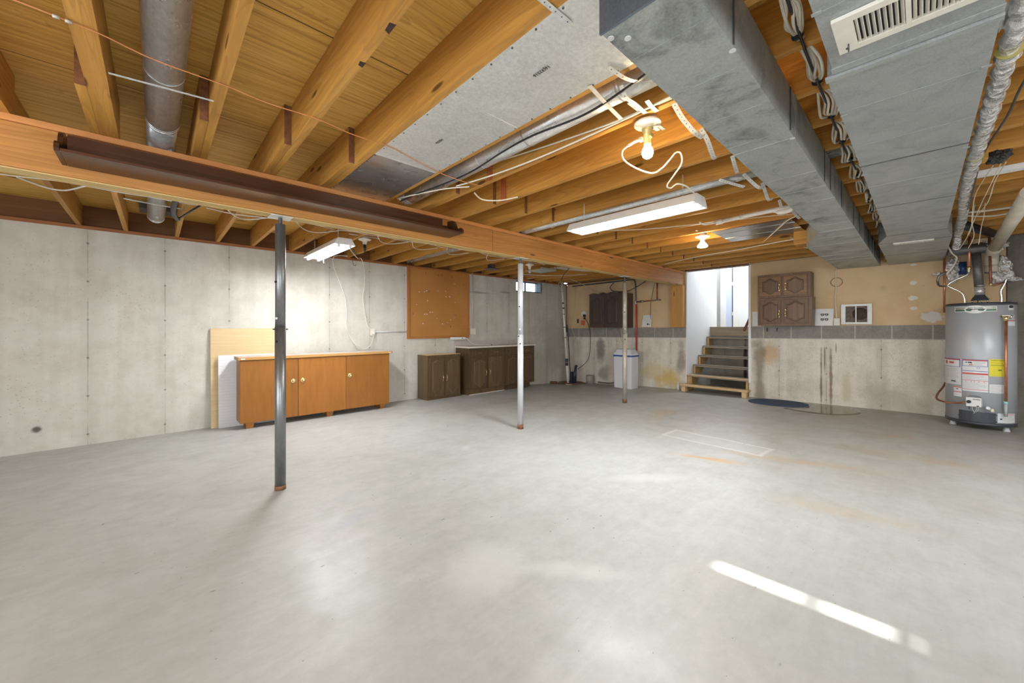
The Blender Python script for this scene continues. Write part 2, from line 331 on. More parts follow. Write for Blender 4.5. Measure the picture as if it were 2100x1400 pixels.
def mat_block():
    t = NT('block_course', .9, 0, .3); v = t.co(); s = t.sep(v)
    n = t.noise(v, 9, 5, .7); f = t.noise(v, 70, 3, .7)
    c = t.ramp(n, [(.3, (.225, .20, .18)), (.7, (.35, .32, .29))]); c = t.mix(.3, c, t.ramp(f, [(.3, (.12, .11, .10)), (.7, (.48, .45, .42))]))
    d = t.math('ABSOLUTE', t.math('SUBTRACT', t.math('MODULO', t.math('ADD', s[1], 20*.415-.72+.2075), .415), .2075))
    c = t.mix(t.math('MULTIPLY', t.lt(d, .007, .004), .8), c, (.56, .52, .45))
    zz = t.math('ADD', s[2], t.math('MULTIPLY', s[1], .0129)); c = t.mix(t.math('MULTIPLY', t.lt(zz, 1.081, .008), .8), c, (.56, .53, .46))
    t.bump(t.math('ADD', n, f), .4, .008); return t.col(c)
M['block'] = mat_block()
def mat_drywall():
    t = NT('tan_drywall', .8, 0, .3); v = t.co(); s = t.sep(v); n = t.noise(v, 1.4, 4, .6, .4)
    c = t.ramp(n, [(.3, (.60, .42, .23)), (.55, (.70, .52, .31)), (.75, (.74, .58, .37))])
    wob = t.noise(v, 16, 4, .6)
    for (y, z, ry, rz, a) in [(.083, 1.906, .045, .035, .8), (.083, 1.678, .05, .04, .85), (.083, 1.53, .045, .025, .75), (-.10, 1.40, .12, .085, .95), (.075, 2.165, .045, .02, .7)]:
        m = t.math('MULTIPLY', t.spot(s, (1, 2), y, z, ry, rz, .25, wob), a); c = t.mix(m, c, (.78, .76, .73))
    c = t.mix(t.math('MULTIPLY', t.spot(s, (1, 2), .40, 1.85, .06, .06, .9), .25), c, (.25, .16, .09))
    k = t.voro(v, 6); c = t.mix(t.math('MULTIPLY', t.lt(k, .045, .012), .7), c, (.18, .11, .05))
    t.bump(n, .08, .005); return t.col(c)
M['drywall'] = mat_drywall()
def mat_peg():
    t = NT('pegboard', .6, 0, .3); v = t.co(); s = t.sep(v); n = t.noise(v, 2, 3)
    c = t.ramp(n, [(.3, (.44, .19, .045)), (.7, (.52, .24, .065))])
    p = .0254
    dx = t.math('SUBTRACT', t.math('MODULO', t.math('ADD', s[0], 10.), p), p/2); dz = t.math('SUBTRACT', t.math('MODULO', t.math('ADD', s[2], 10.), p), p/2)
    d = t.math('SQRT', t.math('ADD', t.math('MULTIPLY', dx, dx), t.math('MULTIPLY', dz, dz)))
    return t.col(t.mix(t.math('MULTIPLY', t.lt(d, .0042, .0012), .85), c, (.10, .045, .015)))
M['peg'] = mat_peg()
def mat_puddle():
    t = NT('wet_concrete', .11, 0, .5); v = t.co(); n = t.noise(v, 4, 4)
    return t.col(t.ramp(n, [(.3, (.11, .085, .06)), (.7, (.19, .155, .115))]))
M['wet'] = mat_puddle()

# ------------------------------------------------------------------ mesh helpers
class MB:
    def __init__(s, X=None): s.v = []; s.f = []; s.sm = []; s.X = X; s.mi = []; s.cm = 0; s.starts = []
    def _add(s, vs, fs, smooth=False):
        b = len(s.v); s.starts.append((len(s.v), len(s.f)))
        s.v += [(s.X @ Vector(v)) if s.X else Vector(v) for v in vs]
        for f in fs: s.f.append([b+i for i in f]); s.sm.append(smooth); s.mi.append(s.cm)
        return s
    def box(s, a, b):
        x0, y0, z0 = [min(a[i], b[i]) for i in range(3)]; x1, y1, z1 = [max(a[i], b[i]) for i in range(3)]
        return s._add([(x0, y0, z0), (x1, y0, z0), (x1, y1, z0), (x0, y1, z0), (x0, y0, z1), (x1, y0, z1), (x1, y1, z1), (x0, y1, z1)],
                      [(0, 3, 2, 1), (4, 5, 6, 7), (0, 1, 5, 4), (1, 2, 6, 5), (2, 3, 7, 6), (3, 0, 4, 7)])
    def bar(s, p, q, wd, th, up=(0, 0, 1)):      # rectangular bar from p to q
        p, q = Vector(p), Vector(q); d = (q-p).normalized(); up = Vector(up)
        a = d.cross(up)
        if a.length < 1e-4: a = d.cross(Vector((1, 0, 0)))
        a.normalize(); b = a.cross(d).normalized(); a = a*wd/2; b = b*th/2
        return s._add([p-a-b, p+a-b, p+a+b, p-a+b, q-a-b, q+a-b, q+a+b, q-a+b],
                      [(0, 3, 2, 1), (4, 5, 6, 7), (0, 1, 5, 4), (1, 2, 6, 5), (2, 3, 7, 6), (3, 0, 4, 7)])
    def tube(s, pts, r, seg=10, caps=True, wob=0):
        pts = [Vector(p) for p in pts]; n = len(pts); rs = r if isinstance(r, (list, tuple)) else [r]*n
        vs = []; prev = None
        for i, p in enumerate(pts):
            d = (pts[min(i+1, n-1)]-pts[max(i-1, 0)])
            d = d.normalized() if d.length > 1e-9 else Vector((0, 0, 1))
            if prev is None:
                a = d.cross(Vector((0, 0, 1)))
                if a.length < .1: a = d.cross(Vector((0, 1, 0)))
            else: a = prev-d*prev.dot(d)
            a.normalize(); prev = a; b = d.cross(a)
            for k in range(seg):
                an = 2*math.pi*k/seg; rr = rs[i]
                if wob: rr *= 1+wob*mnoise.noise(Vector((p.x*17+k*.8, p.y*17, p.z*17+k)))
                vs.append(p+(a*math.cos(an)+b*math.sin(an))*rr)
        fs = []
        for i in range(n-1):
            for k in range(seg): fs.append((i*seg+k, i*seg+(k+1) % seg, (i+1)*seg+(k+1) % seg, (i+1)*seg+k))
        b0 = len(s.v); s._add(vs, fs, True)
        if caps:
            s.f.append([b0+k for k in range(seg)][::-1]); s.f.append([b0+(n-1)*seg+k for k in range(seg)]); s.sm += [False]*2; s.mi += [s.cm]*2
        return s
    def cyl(s, p, q, r, seg=20, r2=None): return s.tube([p, q], [r, r if r2 is None else r2], seg)
    def lathe(s, c, prof, seg=28, axis=2, smooth=True):     # prof: list of (radius, height) along +axis
        vs = []; c = Vector(c)
        for r, h in prof:
            for k in range(seg):
                an = 2*math.pi*k/seg; u, v = max(r, 1e-4)*math.cos(an), max(r, 1e-4)*math.sin(an)
                vs.append(c+Vector({2: (u, v, h), 1: (u, h, v), 0: (h, u, v)}[axis]))
        fs = [(i*seg+k, i*seg+(k+1) % seg, (i+1)*seg+(k+1) % seg, (i+1)*seg+k) for i in range(len(prof)-1) for k in range(seg)]
        b0 = len(s.v); s._add(vs, fs, smooth)
        s.f.append([b0+k for k in range(seg)][::-1]); s.f.append([b0+(len(prof)-1)*seg+k for k in range(seg)]); s.sm += [False]*2; s.mi += [s.cm]*2
        return s
    def prism(s, poly, e, axis=2):      # poly 2D extruded e=(a,b) along axis; 2D axes are the other two in order
        a, b = e; n = len(poly)
        def P(u, v, h): return {2: (u, v, h), 1: (u, h, v), 0: (h, u, v)}[axis]
        vs = [P(u, v, a) for u, v in poly]+[P(u, v, b) for u, v in poly]
        return s._add(vs, [tuple(range(n))[::-1], tuple(range(n, 2*n))]+[(i, (i+1) % n, (i+1) % n+n, i+n) for i in range(n)])
    def patch(s, c, r, a0, a1, z0, z1, th=.0015, n=10):      # curved label on an upright cylinder, degrees
        vs = []; 
        for i in range(n+1):
            a = R(a0+(a1-a0)*i/n)
            for rr, z in ((r, z0), (r, z1), (r+th, z1), (r+th, z0)): vs.append((c[0]+rr*math.cos(a), c[1]+rr*math.sin(a), z))
        fs = [(i*4+k, i*4+(k+1) % 4, (i+1)*4+(k+1) % 4, (i+1)*4+k) for i in range(n) for k in range(4)]
        fs += [(0, 1, 2, 3), tuple(n*4+k for k in (3, 2, 1, 0))]
        return s._add(vs, fs)
    def each(s, name, m, parent=None, bevel=0):      # every added piece becomes a part of its own
        out = []; st = s.starts+[(len(s.v), len(s.f))]
        for (v0, f0), (v1, f1) in zip(st[:-1], st[1:]):
            p = MB(); p.v = s.v[v0:v1]; p.f = [[i-v0 for i in f] for f in s.f[f0:f1]]; p.sm = s.sm[f0:f1]; p.mi = s.mi[f0:f1]
            out.append(p.build(name, m, parent, bevel))
        return out
    def build(s, name, m, parent=None, bevel=0, loc=None):
        me = bpy.data.meshes.new(name)
        base = Vector(loc) if loc is not None else (parent.matrix_world_loc() if False else Vector((0, 0, 0)))
        me.from_pydata([tuple(v-base) for v in s.v], [], s.f)
        ms = m if isinstance(m, (list, tuple)) else [m]
        for k in ms: me.materials.append(M[k] if isinstance(k, str) else k)
        bm = bmesh.new(); bm.from_mesh(me); bmesh.ops.recalc_face_normals(bm, faces=bm.faces); bm.to_mesh(me); bm.free()
        for p, f, mi in zip(me.polygons, s.sm, s.mi): p.use_smooth = f; p.material_index = mi
        o = bpy.data.objects.new(name, me); C.objects.link(o)
        if loc is not None and parent is None: o.location = loc
        if parent is not None:
            o.parent = parent
            # vertices are in world space: the parent chain's offset is removed
            off = Vector((0, 0, 0)); q = parent
            while q is not None: off += q.location; q = q.parent
            o.location = (Vector(loc) if loc is not None else Vector((0, 0, 0)))-off
        if bevel:
            b = o.modifiers.new('bevel', 'BEVEL'); b.width = bevel; b.segments = 2; b.limit_method = 'ANGLE'; b.angle_limit = R(40)
        return o
def tag(o, label, cat, group=None, kind=None):
    o['label'] = label; o['category'] = cat
    if group: o['group'] = group
    if kind: o['kind'] = kind
    return o
def thing(name, loc, label, cat, group=None):
    o = bpy.data.objects.new(name, None); C.objects.link(o); o.location = loc; o.empty_display_size = .1
    return tag(o, label, cat, group)
def struct(o): o['kind'] = 'structure'; return o
def dup(src, loc, label=None, group=None):
    def cp(o, par):
        c = o.copy(); C.objects.link(c)
        if par is not None: c.parent = par
        for ch in o.children: cp(ch, c)
        return c
    r = cp(src, None); r.location = loc
    if label: r['label'] = label
    if group: r['group'] = group
    return r
def smooth_path(pts, n=8):
    P = [Vector(p) for p in pts]; out = []
    for i in range(len(P)-1):
        p0, p1, p2, p3 = P[max(i-1, 0)], P[i], P[i+1], P[min(i+2, len(P)-1)]
        for k in range(n):
            t = k/n
            out.append(.5*((2*p1)+(p2-p0)*t+(2*p0-5*p1+4*p2-p3)*t*t+(3*p1-p0-3*p2+p3)*t**3))
    return out+[P[-1]]
def cable(name, pts, r, m, label, cat='cable', group=None, seg=8, n=8, parent=None):
    o = MB().tube(smooth_path(pts, n), r, seg).build(name, m, parent)
    if parent is None: tag(o, label, cat, group)
    return o
def text(body, size, loc, xdir, ydir, m, parent, name='lettering', ext=.0006, align='CENTER'):
    cu = bpy.data.curves.new(name, 'FONT'); cu.body = body; cu.size = size; cu.extrude = ext; cu.align_x = align; cu.align_y = 'CENTER'
    t = bpy.data.objects.new(name, cu); C.objects.link(t)
    dg = bpy.context.evaluated_depsgraph_get(); me = bpy.data.meshes.new_from_object(t.evaluated_get(dg)); bpy.data.objects.remove(t)
    X = Vector(xdir).normalized(); Y = Vector(ydir).normalized(); Z = X.cross(Y)
    mat = Matrix((X, Y, Z)).transposed().to_4x4(); mat.translation = Vector(loc)
    me.transform(mat); me.materials.clear(); me.materials.append(M[m]); me.name = name
    o = bpy.data.objects.new(name, me); C.objects.link(o); o.parent = parent
    off = Vector((0, 0, 0)); q = parent
    while q is not None: off += q.location; q = q.parent
    o.location = -off
    return o
def fz(x, y):
    yy = min(max(y, 0), 6.6); z = -.0022*yy*yy
    z -= .075*math.exp(-((x-8.1)**2+(y-6.5)**2)/2.6)
    z -= .035*max(0, min(1, (x-5.5)/2))*max(0, min(1, yy/2))
    return z
JZ = 2.41; SZ = 2.662

# ================================================================== THE SETTING
X0, X1, Y0, YL = -3.2, 8.1, -3.2, 6.51
def floor_mesh():
    nx, ny = 64, 50; vs = []; fs = []
    xs = [X0-.05+(9.5-X0+.05)*i/nx for i in range(nx+1)]; ys = [Y0-.05+(YL+.1-Y0)*j/ny for j in range(ny+1)]
    for x in xs:
        for y in ys: vs.append((x, y, fz(x, y)))
    for i in range(nx):
        for j in range(ny):
            a = i*(ny+1)+j; fs.append((a, a+ny+1, a+ny+2, a+1))
    m = MB(); m._add(vs, fs, True); return m
struct(floor_mesh().build('floor', 'floor'))
wl = struct(MB().box((X0, YL, -.35), (6.195, YL+.22, 2.372)).box((7.08, YL, -.35), (X1+.2, YL+.22, 2.372)).box((6.195, YL, -.35), (7.08, YL+.22, 2.10)).build('wall_left', 'wall_left'))
# back wall: poured concrete with a tilted block course and drywall above
def zb(y): return 1.069-.0129*y          # underside of the block course
def zt(y): return 1.283-.0093*y
wb = MB()
for a, b in ((-.753, 2.2), (3.355, YL)): wb._add([(X1, a, -.35), (X1, b, -.35), (X1, b, zb(b)), (X1, a, zb(a)), (X1+.22, a, -.35), (X1+.22, b, -.35), (X1+.22, b, zb(b)), (X1+.22, a, zb(a))],
    [(0, 1, 2, 3), (4, 7, 6, 5), (0, 4, 5, 1), (3, 2, 6, 7), (0, 3, 7, 4), (1, 5, 6, 2)])
wback = struct(wb.build('wall_back', 'wall_back'))
bl = MB()
for a, b in ((-.753, 2.2), (3.355, YL)): bl._add([(X1-.004, a, zb(a)), (X1-.004, b, zb(b)), (X1-.004, b, zt(b)), (X1-.004, a, zt(a)), (X1+.2, a, zb(a)), (X1+.2, b, zb(b)), (X1+.2, b, zt(b)), (X1+.2, a, zt(a))],
    [(0, 1, 2, 3), (4, 7, 6, 5), (0, 4, 5, 1), (3, 2, 6, 7), (0, 3, 7, 4), (1, 5, 6, 2)])
bl.build('block_course', 'block', wback)
dwl = MB()
for a, b in ((-.753, 2.2), (3.355, YL)): dwl._add([(X1+.01, a, zt(a)), (X1+.01, b, zt(b)), (X1+.01, b, SZ), (X1+.01, a, SZ), (X1+.12, a, zt(a)), (X1+.12, b, zt(b)), (X1+.12, b, SZ), (X1+.12, a, SZ)],
    [(0, 1, 2, 3), (4, 7, 6, 5), (0, 4, 5, 1), (3, 2, 6, 7), (0, 3, 7, 4), (1, 5, 6, 2)])
dwl.build('drywall', 'drywall', wback)
MB().box((X1+.002, -.76, -.05), (X1+.012, -.753, 2.45)).build('joint', 'dark', wback)
struct(MB().box((X1, -3.2, -.35), (X1+.2, -.76, SZ)).build('wall_back_grey', 'wall_grey')).name = 'wall_back'
# right wall with a narrow slit window (out of frame; it casts the sun streak) and a wide window added for fill
struct(MB().box((X0, Y0-.03, -.3), (-1.9, Y0, SZ)).box((-1.9, Y0-.03, -.3), (.7, Y0, .85)).box((-1.9, Y0-.03, 2.15), (.7, Y0, SZ)).box((.7, Y0-.03, -.3), (2.345, Y0, SZ))
       .box((2.345, Y0-.03, -.3), (2.445, Y0, 1.88)).box((2.345, Y0-.03, 2.33), (2.445, Y0, SZ)).box((2.345, Y0-.03, 1.905), (2.445, Y0, 1.925)).box((2.345, Y0-.03, 2.085), (2.445, Y0, 2.094)).box((2.445, Y0-.03, -.3), (X1+.2, Y0, SZ)).build('wall_right', 'wallwhite'))
struct(MB().box((X0-.1, Y0-.03, -.3), (X0, -.4, SZ)).box((X0-.1, 2.8, -.3), (X0, YL+.2, SZ)).box((X0-.1, -.4, 2.25), (X0, 2.8, SZ)).box((X0-.1, -.4, -.3), (X0, 2.8, .0)).build('wall_near', 'wallwhite'))
wn = struct(MB().box((-1.9, Y0-.02, .85), (.7, Y0+.02, .91)).box((-1.9, Y0-.02, 2.09), (.7, Y0+.02, 2.15)).box((-1.9, Y0-.02, .91), (-1.84, Y0+.02, 2.09)).box((.64, Y0-.02, .91), (.7, Y0+.02, 2.09)).box((-.63, Y0-.02, .91), (-.57, Y0+.02, 2.09)).build('window_added', 'trimw'))  # unseen window added to let in the daylight fill
dn = struct(MB().box((X0-.06, -.4, 0), (X0, -.32, 2.25)).box((X0-.06, 2.72, 0), (X0, 2.8, 2.25)).box((X0-.06, 1.16, 0), (X0, 1.24, 2.25)).box((X0-.06, -.4, 2.17), (X0, 2.8, 2.25)).build('door_added', 'trimw'))  # unseen glass door added as a source of daylight fill
# plywood subfloor overhead
struct(MB().box((X0-.1, Y0-.1, SZ), (X1+.12, YL+.25, SZ+.03)).build('ceiling', 'subfloor'))
struct(MB().box((X0, YL+.005, 2.372), (X1, YL+.15, JZ)).build('trim_1', 'sill'))
struct(MB().box((X0, YL+.115, JZ), (X1, YL+.155, SZ)).build('trim_2', 'rim'))
struct(MB().box((X1-.06, -3.2, JZ+.03), (X1-.02, YL, SZ)).box((X1-.06, 2.2, JZ), (X1+.1, 3.36, JZ+.03)).build('trim_3', 'rim'))
struct(MB().box((X1-.025, 4.0, JZ-.02), (X1+.05, YL, JZ+.02)).build('trim_4', 'rim'))
# small basement window of the left wall
w1 = struct(MB().box((6.195, YL+.03, 2.10), (6.225, YL+.2, 2.372)).box((7.05, YL+.0, 2.10), (7.085, YL+.2, 2.372)).box((6.225, YL+.03, 2.10), (7.05, YL+.2, 2.125)).box((6.225, YL+.12, 2.345), (7.05, YL+.2, 2.372))
       .box((6.62, YL+.12, 2.125), (6.645, YL+.16, 2.345)).build('window_1', plain('window_steel', (.13, .17, .21), .45, .3)))
MB().box((6.225, YL+.135, 2.125), (7.05, YL+.14, 2.345)).build('pane', 'glass', w1)

# stair hall beyond the opening, one storey half up
st = struct(MB().box((X1-.003, 3.338, -.2), (9.8, 3.354, 3.7)).build('wall_stair_left', 'wallwhite'))
struct(MB().box((X1+.02, 2.10, -.2), (11, 2.195, 3.7)).build('wall_stair_right', 'wallwhite'))
MB().box((X1-.012, 2.166, .22), (X1+.1, 2.205, JZ)).build('corner_bead', 'trimw', bpy.data.objects['wall_stair_right'])
struct(MB().box((9.40, 2.19, -.35), (9.5, 3.36, 1.06)).build('wall_stair_back', 'wall_stair'))
struct(MB().box((9.38, 2.19, 1.06), (9.42, 3.36, 1.235)).build('trim_5', 'step'))
struct(MB().box((9.36, 2.19, 1.235), (10.7, 4.3, 1.262)).build('floor_landing', 'step'))
struct(MB().box((9.8, 3.62, 1.25), (10.6, 3.66, 3.7)).box((10.58, 3.36, 1.25), (10.6, 3.64, 3.7)).build('wall_hall_left', 'greygap'))
struct(MB().box((10.6, 2.1, 1.25), (10.7, 4.4, 3.7)).build('wall_hall', 'wallwhite'))
struct(MB().box((8.08, 2.1, 3.7), (10.8, 4.4, 3.75)).box((8.14, 2.1, SZ), (8.2, 3.5, 3.7)).box((8.2, 4.3, 1.25), (10.8, 4.4, 3.7)).box((9.8, 3.4, 1.25), (9.82, 3.62, 3.7)).build('ceiling_hall', 'wallwhite'))
d1 = struct(MB().box((10.57, 3.24, 1.262), (10.6, 3.378, 3.4)).build('door_1', 'doorblue'))
MB().box((10.55, 3.378, 1.262), (10.6, 3.51, 3.45)).box((10.55, 3.11, 1.262), (10.6, 3.215, 3.45)).build('casing', 'trimw', d1)
MB().box((10.56, 3.222, 1.262), (10.6, 3.24, 3.4)).build('gap', 'darksteel', d1)
for z in (1.593, 2.341): MB().box((10.552, 3.205, z-.045), (10.57, 3.255, z+.045)).each('hinge', 'zinc', d1)

# ================================================================== FRAMING
NC = [-.60] + [-.187, .237, .652, 1.05, 1.55] + [1.955+.4195*i for i in range(15)]    # centres of the joists on the camera's side
hw = .0195
side_txt = []
def where(i, n): return i
jn = []
nm_near = ['behind the stained shelf, leftmost of those crossing above the camera', 'paired beside the round metal duct, left of it', 'immediately right of the wide round metal duct',
    'second right of the wide round duct', 'carrying the left edge of the sheet-metal panning', 'carrying the right edge of the sheet-metal panning',
    'directly behind the nearest bare bulb fixture', 'whose underside passes just beyond the lit bare bulb', 'just in front of the slim round duct', 'just beyond the slim round duct, above the long fluorescent light',
    'first beyond the long fluorescent light', 'crossed by the white plastic pipe', 'just before the far bulb', 'just beyond the far bulb, left edge of the small shiny panning', 'under the middle of the small shiny panning',
    'at the far edge of the small shiny panning', 'fifth from the stair opening', 'fourth from the stair opening', 'third from the stair opening', 'second from the stair opening', 'nearest the stair opening']
proto = None
for i, x in enumerate(NC):
    if i == 0: y1 = 3.47
    else: y1 = 3.47
    if i == 0:
        pass
    if proto is None:
        proto = MB().box((-hw, Y0+.02, JZ), (hw, 3.47, SZ-.003)).build('floor_joist', 'joist')
        proto.location = (x, 0, 0); o = proto
    else:
        o = proto.copy(); C.objects.link(o); o.location = (x, 0, 0)
    if i == 3: wjoist = o
    tag(o, 'pine joist, ' + nm_near[i], 'joist', 'joists between beam and right side')
    if i >= 6 and i % 2 == 1:
        pass
# the second board nailed to the joist left of the round duct
o = proto.copy(); C.objects.link(o); o.location = (-.226+hw*0, 0, 0); tag(o, 'knotty second joist board doubled against the joist left of the round duct', 'joist', 'joists between beam and right side')
FC = [x-.0405 for x in NC]; FC[1] = -.187-.079
nm_far = ['leftmost in view between beam and concrete wall', 'left of the round duct end, between beam and wall', 'right of the round duct end, behind the black clamp', 'second right of the round duct end', 'just left of the dark steel post',
    'just right of the dark steel post', 'above the shorter hanging fluorescent light', 'behind the plug-in lamp holder', 'ending left of the slim duct at the wall', 'just left of the slim duct, near the pegboard', 'ending above the pegboard left part',
    'ending above the pegboard middle', 'ending above the pegboard right part', 'ending by the vertical conduit', 'just beyond the vertical conduit', 'ending left of the little window', 'ending at the left jamb of the little window', 'ending over the little window',
    'ending right of the little window', 'second from the back corner', 'in the back corner above the sump']
fp = None
for i, x in enumerate(FC):
    if fp is None:
        fp = MB().box((-hw, 2.745, JZ), (hw, YL+.11, SZ-.003)).build('floor_joist', ['joist', 'endgrain'])
        for q_ in fp.data.polygons:
            if q_.center.y < 2.75: q_.material_index = 1
        fp.location = (x, 0, 0); o = fp
    else: o = fp.copy(); C.objects.link(o); o.location = (x, 0, 0)
    tag(o, 'pine joist beyond beam, ' + nm_far[i], 'joist', 'joists between beam and left wall')
for y, r_ in ((1.406, .032), (1.684, .020)):
    MB().prism([(.6735-.024, y-r_*.8), (.6735-.020, y+r_*.7), (.6735+.0005, y+r_), (.6735+.0005, y-r_)], (JZ-.0008, JZ+.034)).build('wane_notch', plain('notch_dark', (.05, .025, .015), .9, 0, .4, 40, .5), wjoist)  # dark colour stands in for the shaded void of each wane notch
# built-up beam
bt = thing('girder_beam', (-3.1, 3.44, 2.12), 'long orange-brown built-up wooden girder beam carried by the steel posts', 'beam')
MB().box((-3.1, 3.382, 2.128), (2.848, 3.50, 2.372)).box((2.852, 3.382, 2.128), (8.06, 3.50, 2.372)).build('beam_face', 'beam', bt, .003)
MB().box((-3.1, 3.37, 2.373), (8.06, 3.515, JZ-.001)).build('top_plate', 'plate', bt, .002)
MB().box((-3.1, 3.40, 2.12), (8.06, 3.434, 2.1275)).box((-3.1, 3.44, 2.12), (8.06, 3.474, 2.1275)).box((-3.1, 3.48, 2.12), (8.06, 3.514, 2.1275)).each('lamination', 'lam', bt)
tag(MB().box((7.96, 3.365, 1.252), (8.09, 3.63, 2.127)).build('wooden_post', 'post_wood', None, .004), 'orange wood post on the block ledge holding up the far beam end', 'post')
# stained wall shelf on the beam
sh = thing('wall_shelf', (.9, 3.38, 2.18), 'long dark brown stained shelf with scalloped ends fixed on the beam', 'shelf')
MB().box((-.375, 3.118, 2.184), (2.225, 3.378, 2.204)).build('shelf_board', 'shelf', sh, .003)
MB().box((-.36, 3.225, 2.205), (2.07, 3.245, 2.318)).build('front_rail', 'shelf', sh, .002)
prof = [(3.378, 2.186), (3.125, 2.186), (3.112, 2.20), (3.118, 2.225), (3.14, 2.243), (3.165, 2.246), (3.185, 2.238), (3.205, 2.246), (3.222, 2.268), (3.235, 2.30), (3.252, 2.325), (3.29, 2.345), (3.378, 2.352)]
MB().prism(prof, (2.226, 2.246), 0).each('end_bracket', 'shelf', sh)
MB().prism(prof, (-.396, -.376), 0).each('end_bracket', 'shelf', sh)
MB().box((-.376, 3.355, 2.205), (2.225, 3.377, 2.30)).build('back_board', 'shelf', sh)

# adjustable steel posts
def post(x, rl, name, mup, mlow, label, ztop, zcol, rustz):
    z0 = fz(x, 3.45); t = thing('steel_post', (x, 3.45, z0), label, 'post', 'steel posts under the beam')
    MB().cyl((x, 3.45, z0), (x, 3.45, z0+rustz), rl+.0012, 28).build('foot', 'rust', t)
    MB().cyl((x, 3.45, z0+rustz), (x, 3.45, zcol), rl, 28).build('lower_tube', mlow, t)
    MB().cyl((x, 3.45, zcol), (x, 3.45, ztop), rl*.93, 28).build('upper_tube', mup, t)
    s = MB(); p = [(x, 3.45, ztop-.02+i*.004) for i in range(int((2.118-ztop+.02)/.004))]
    s.tube(p, [.0145 if i % 2 else .0125 for i in range(len(p))], 14).build('threaded_rod', 'darksteel', t)
    MB().box((x-.075, 3.385, 2.112), (x+.075, 3.515, 2.1195)).build('top_plate', 'zinc', t, .002)
    MB().cyl((x-rl-.015, 3.45-.012, zcol-.02), (x+rl+.015, 3.45+.012, zcol-.02), .006, 10).build('locking_pin', 'black', t)
    for z, a, m in ((zcol+.065, 218, 'tape'), (zcol-.115, 219, 'dark'), (zcol+.35, 205, 'dark')):
        aa = R(a); cx, cy = x+rl*math.cos(aa)*.93, 3.45+rl*math.sin(aa)*.93
        MB().cyl((cx, cy, z), (cx+.007*math.cos(aa), cy+.007*math.sin(aa), z), .0085, 12).build('pin_hole', m, t)
    return t
post(.717, .0385, 'p1', 'steel', 'steel', 'dark grey steel post, nearest and leftmost under the beam', 2.06, 1.255, .035)
post(3.362, .037, 'p2', 'steelw', 'steelw', 'pale grey painted steel post, middle of the three under the beam', 2.05, 1.16, .06)
post(5.845, .0375, 'p3', 'steelt', 'steelt', 'tan scuffed steel post in front of the white tank', 2.01, 1.16, .06)

# ================================================================== DUCTWORK
def seam_bead(mb, x, y0, y1, z, h=.005, wd=.012): mb.box((x-wd/2, y0, z-h), (x+wd/2, y1, z+.002))
# main supply trunk
DZ = 2.19
dA = thing('supply_duct', (4.5, .57, DZ), 'large grey sheet-metal duct with a dark near end, left of the wider duct', 'duct')
poly = [(1.05, .43), (1.05, .70), (4.80, .70), (5.60, .925), (8.09, .925), (8.09, .43)]
MB().prism(poly, (DZ, JZ-.004)).build('duct_body', 'galvA', dA)
MB().box((1.040, .425, DZ-.002), (1.049, .705, JZ-.004)).build('end_cap', 'galvD', dA)
s = MB()
for x in (1.228, 1.538, 1.864, 2.203, 2.9, 3.25, 4.15, 4.5, 5.15, 6.2, 6.6, 7.1, 7.6): seam_bead(s, x, .432, .70 if x < 4.8 else (.70+.28*(min(x, 5.6)-4.8)), DZ, .0015, .0045)
s.each('cross_bead', 'galvA', dA)
s = MB()
for x in (2.317, 3.59, 4.806, 5.61, 6.475, 6.84): s.box((x-.012, .426, DZ-.003), (x+.012, .70 if x < 4.81 else .925, DZ)); s.box((x-.003, .426, DZ), (x+.003, .4295, JZ-.01))
s.each('slip_joint', 'galvA', dA)
s = MB()
for x in (1.41, 2.221, 3.16, 3.391, 3.928, 4.711, 5.2, 5.7, 6.1, 6.5): s.box((x-.004, .4255, DZ+.004), (x+.004, .4295, JZ-.01))
s.each('drive_cleat', 'darksteel', dA)
s = MB()
for x, y in ((1.08, .688), (1.12, .65), (1.43, .437), (2.31, .437)): s.cyl((x, y, DZ-.001), (x, y, DZ-.004), .011, 12)
s.each('folded_tab', 'zinc', dA)
# return trunk
dB = thing('return_duct', (3, .04, DZ), 'widest pale grey sheet-metal duct carrying the large cream grille', 'duct')
poly = [(-2.9, -.165), (-2.9, .222), (1.87, .222), (1.87, .245), (5.52, .245), (5.98, .335), (8.09, .335), (8.09, -.215), (5.98, -.215), (5.52, -.165)]
MB().prism(poly, (DZ, JZ-.004)).build('duct_body', 'galv', dB)
s = MB()
for x in (1.3, 1.45, 2.2, 2.67, 3.5, 6.9): seam_bead(s, x, -.163, .222 if x < 1.8 else (.245 if x < 5.5 else .33), DZ, .0015, .0045)
s.each('cross_bead', 'galv', dB)
s = MB()
for x in (3.025, 4.162, 5.515, 5.999, 6.996): s.box((x-.006, -.167 if x < 5.6 else -.217, DZ-.002), (x+.006, .247 if x < 5.6 else .337, DZ))
s.each('slip_joint', 'darksteel', dB)
MB().box((1.80, -.168, DZ-.004), (1.835, .226, DZ)).box((1.845, -.170, DZ-.012), (1.875, .248, DZ)).each('wide_cleat', 'galv', dB)
s = MB()
for x, y in ((1.45, .215), (2.24, .235), (2.19, -.16), (3.1, -.16), (4.2, .238), (3.2, .238)): s.box((x-.010, y-.012, DZ-.003), (x+.004, y+.012, DZ))
s.each('folded_tab', 'galv', dB)
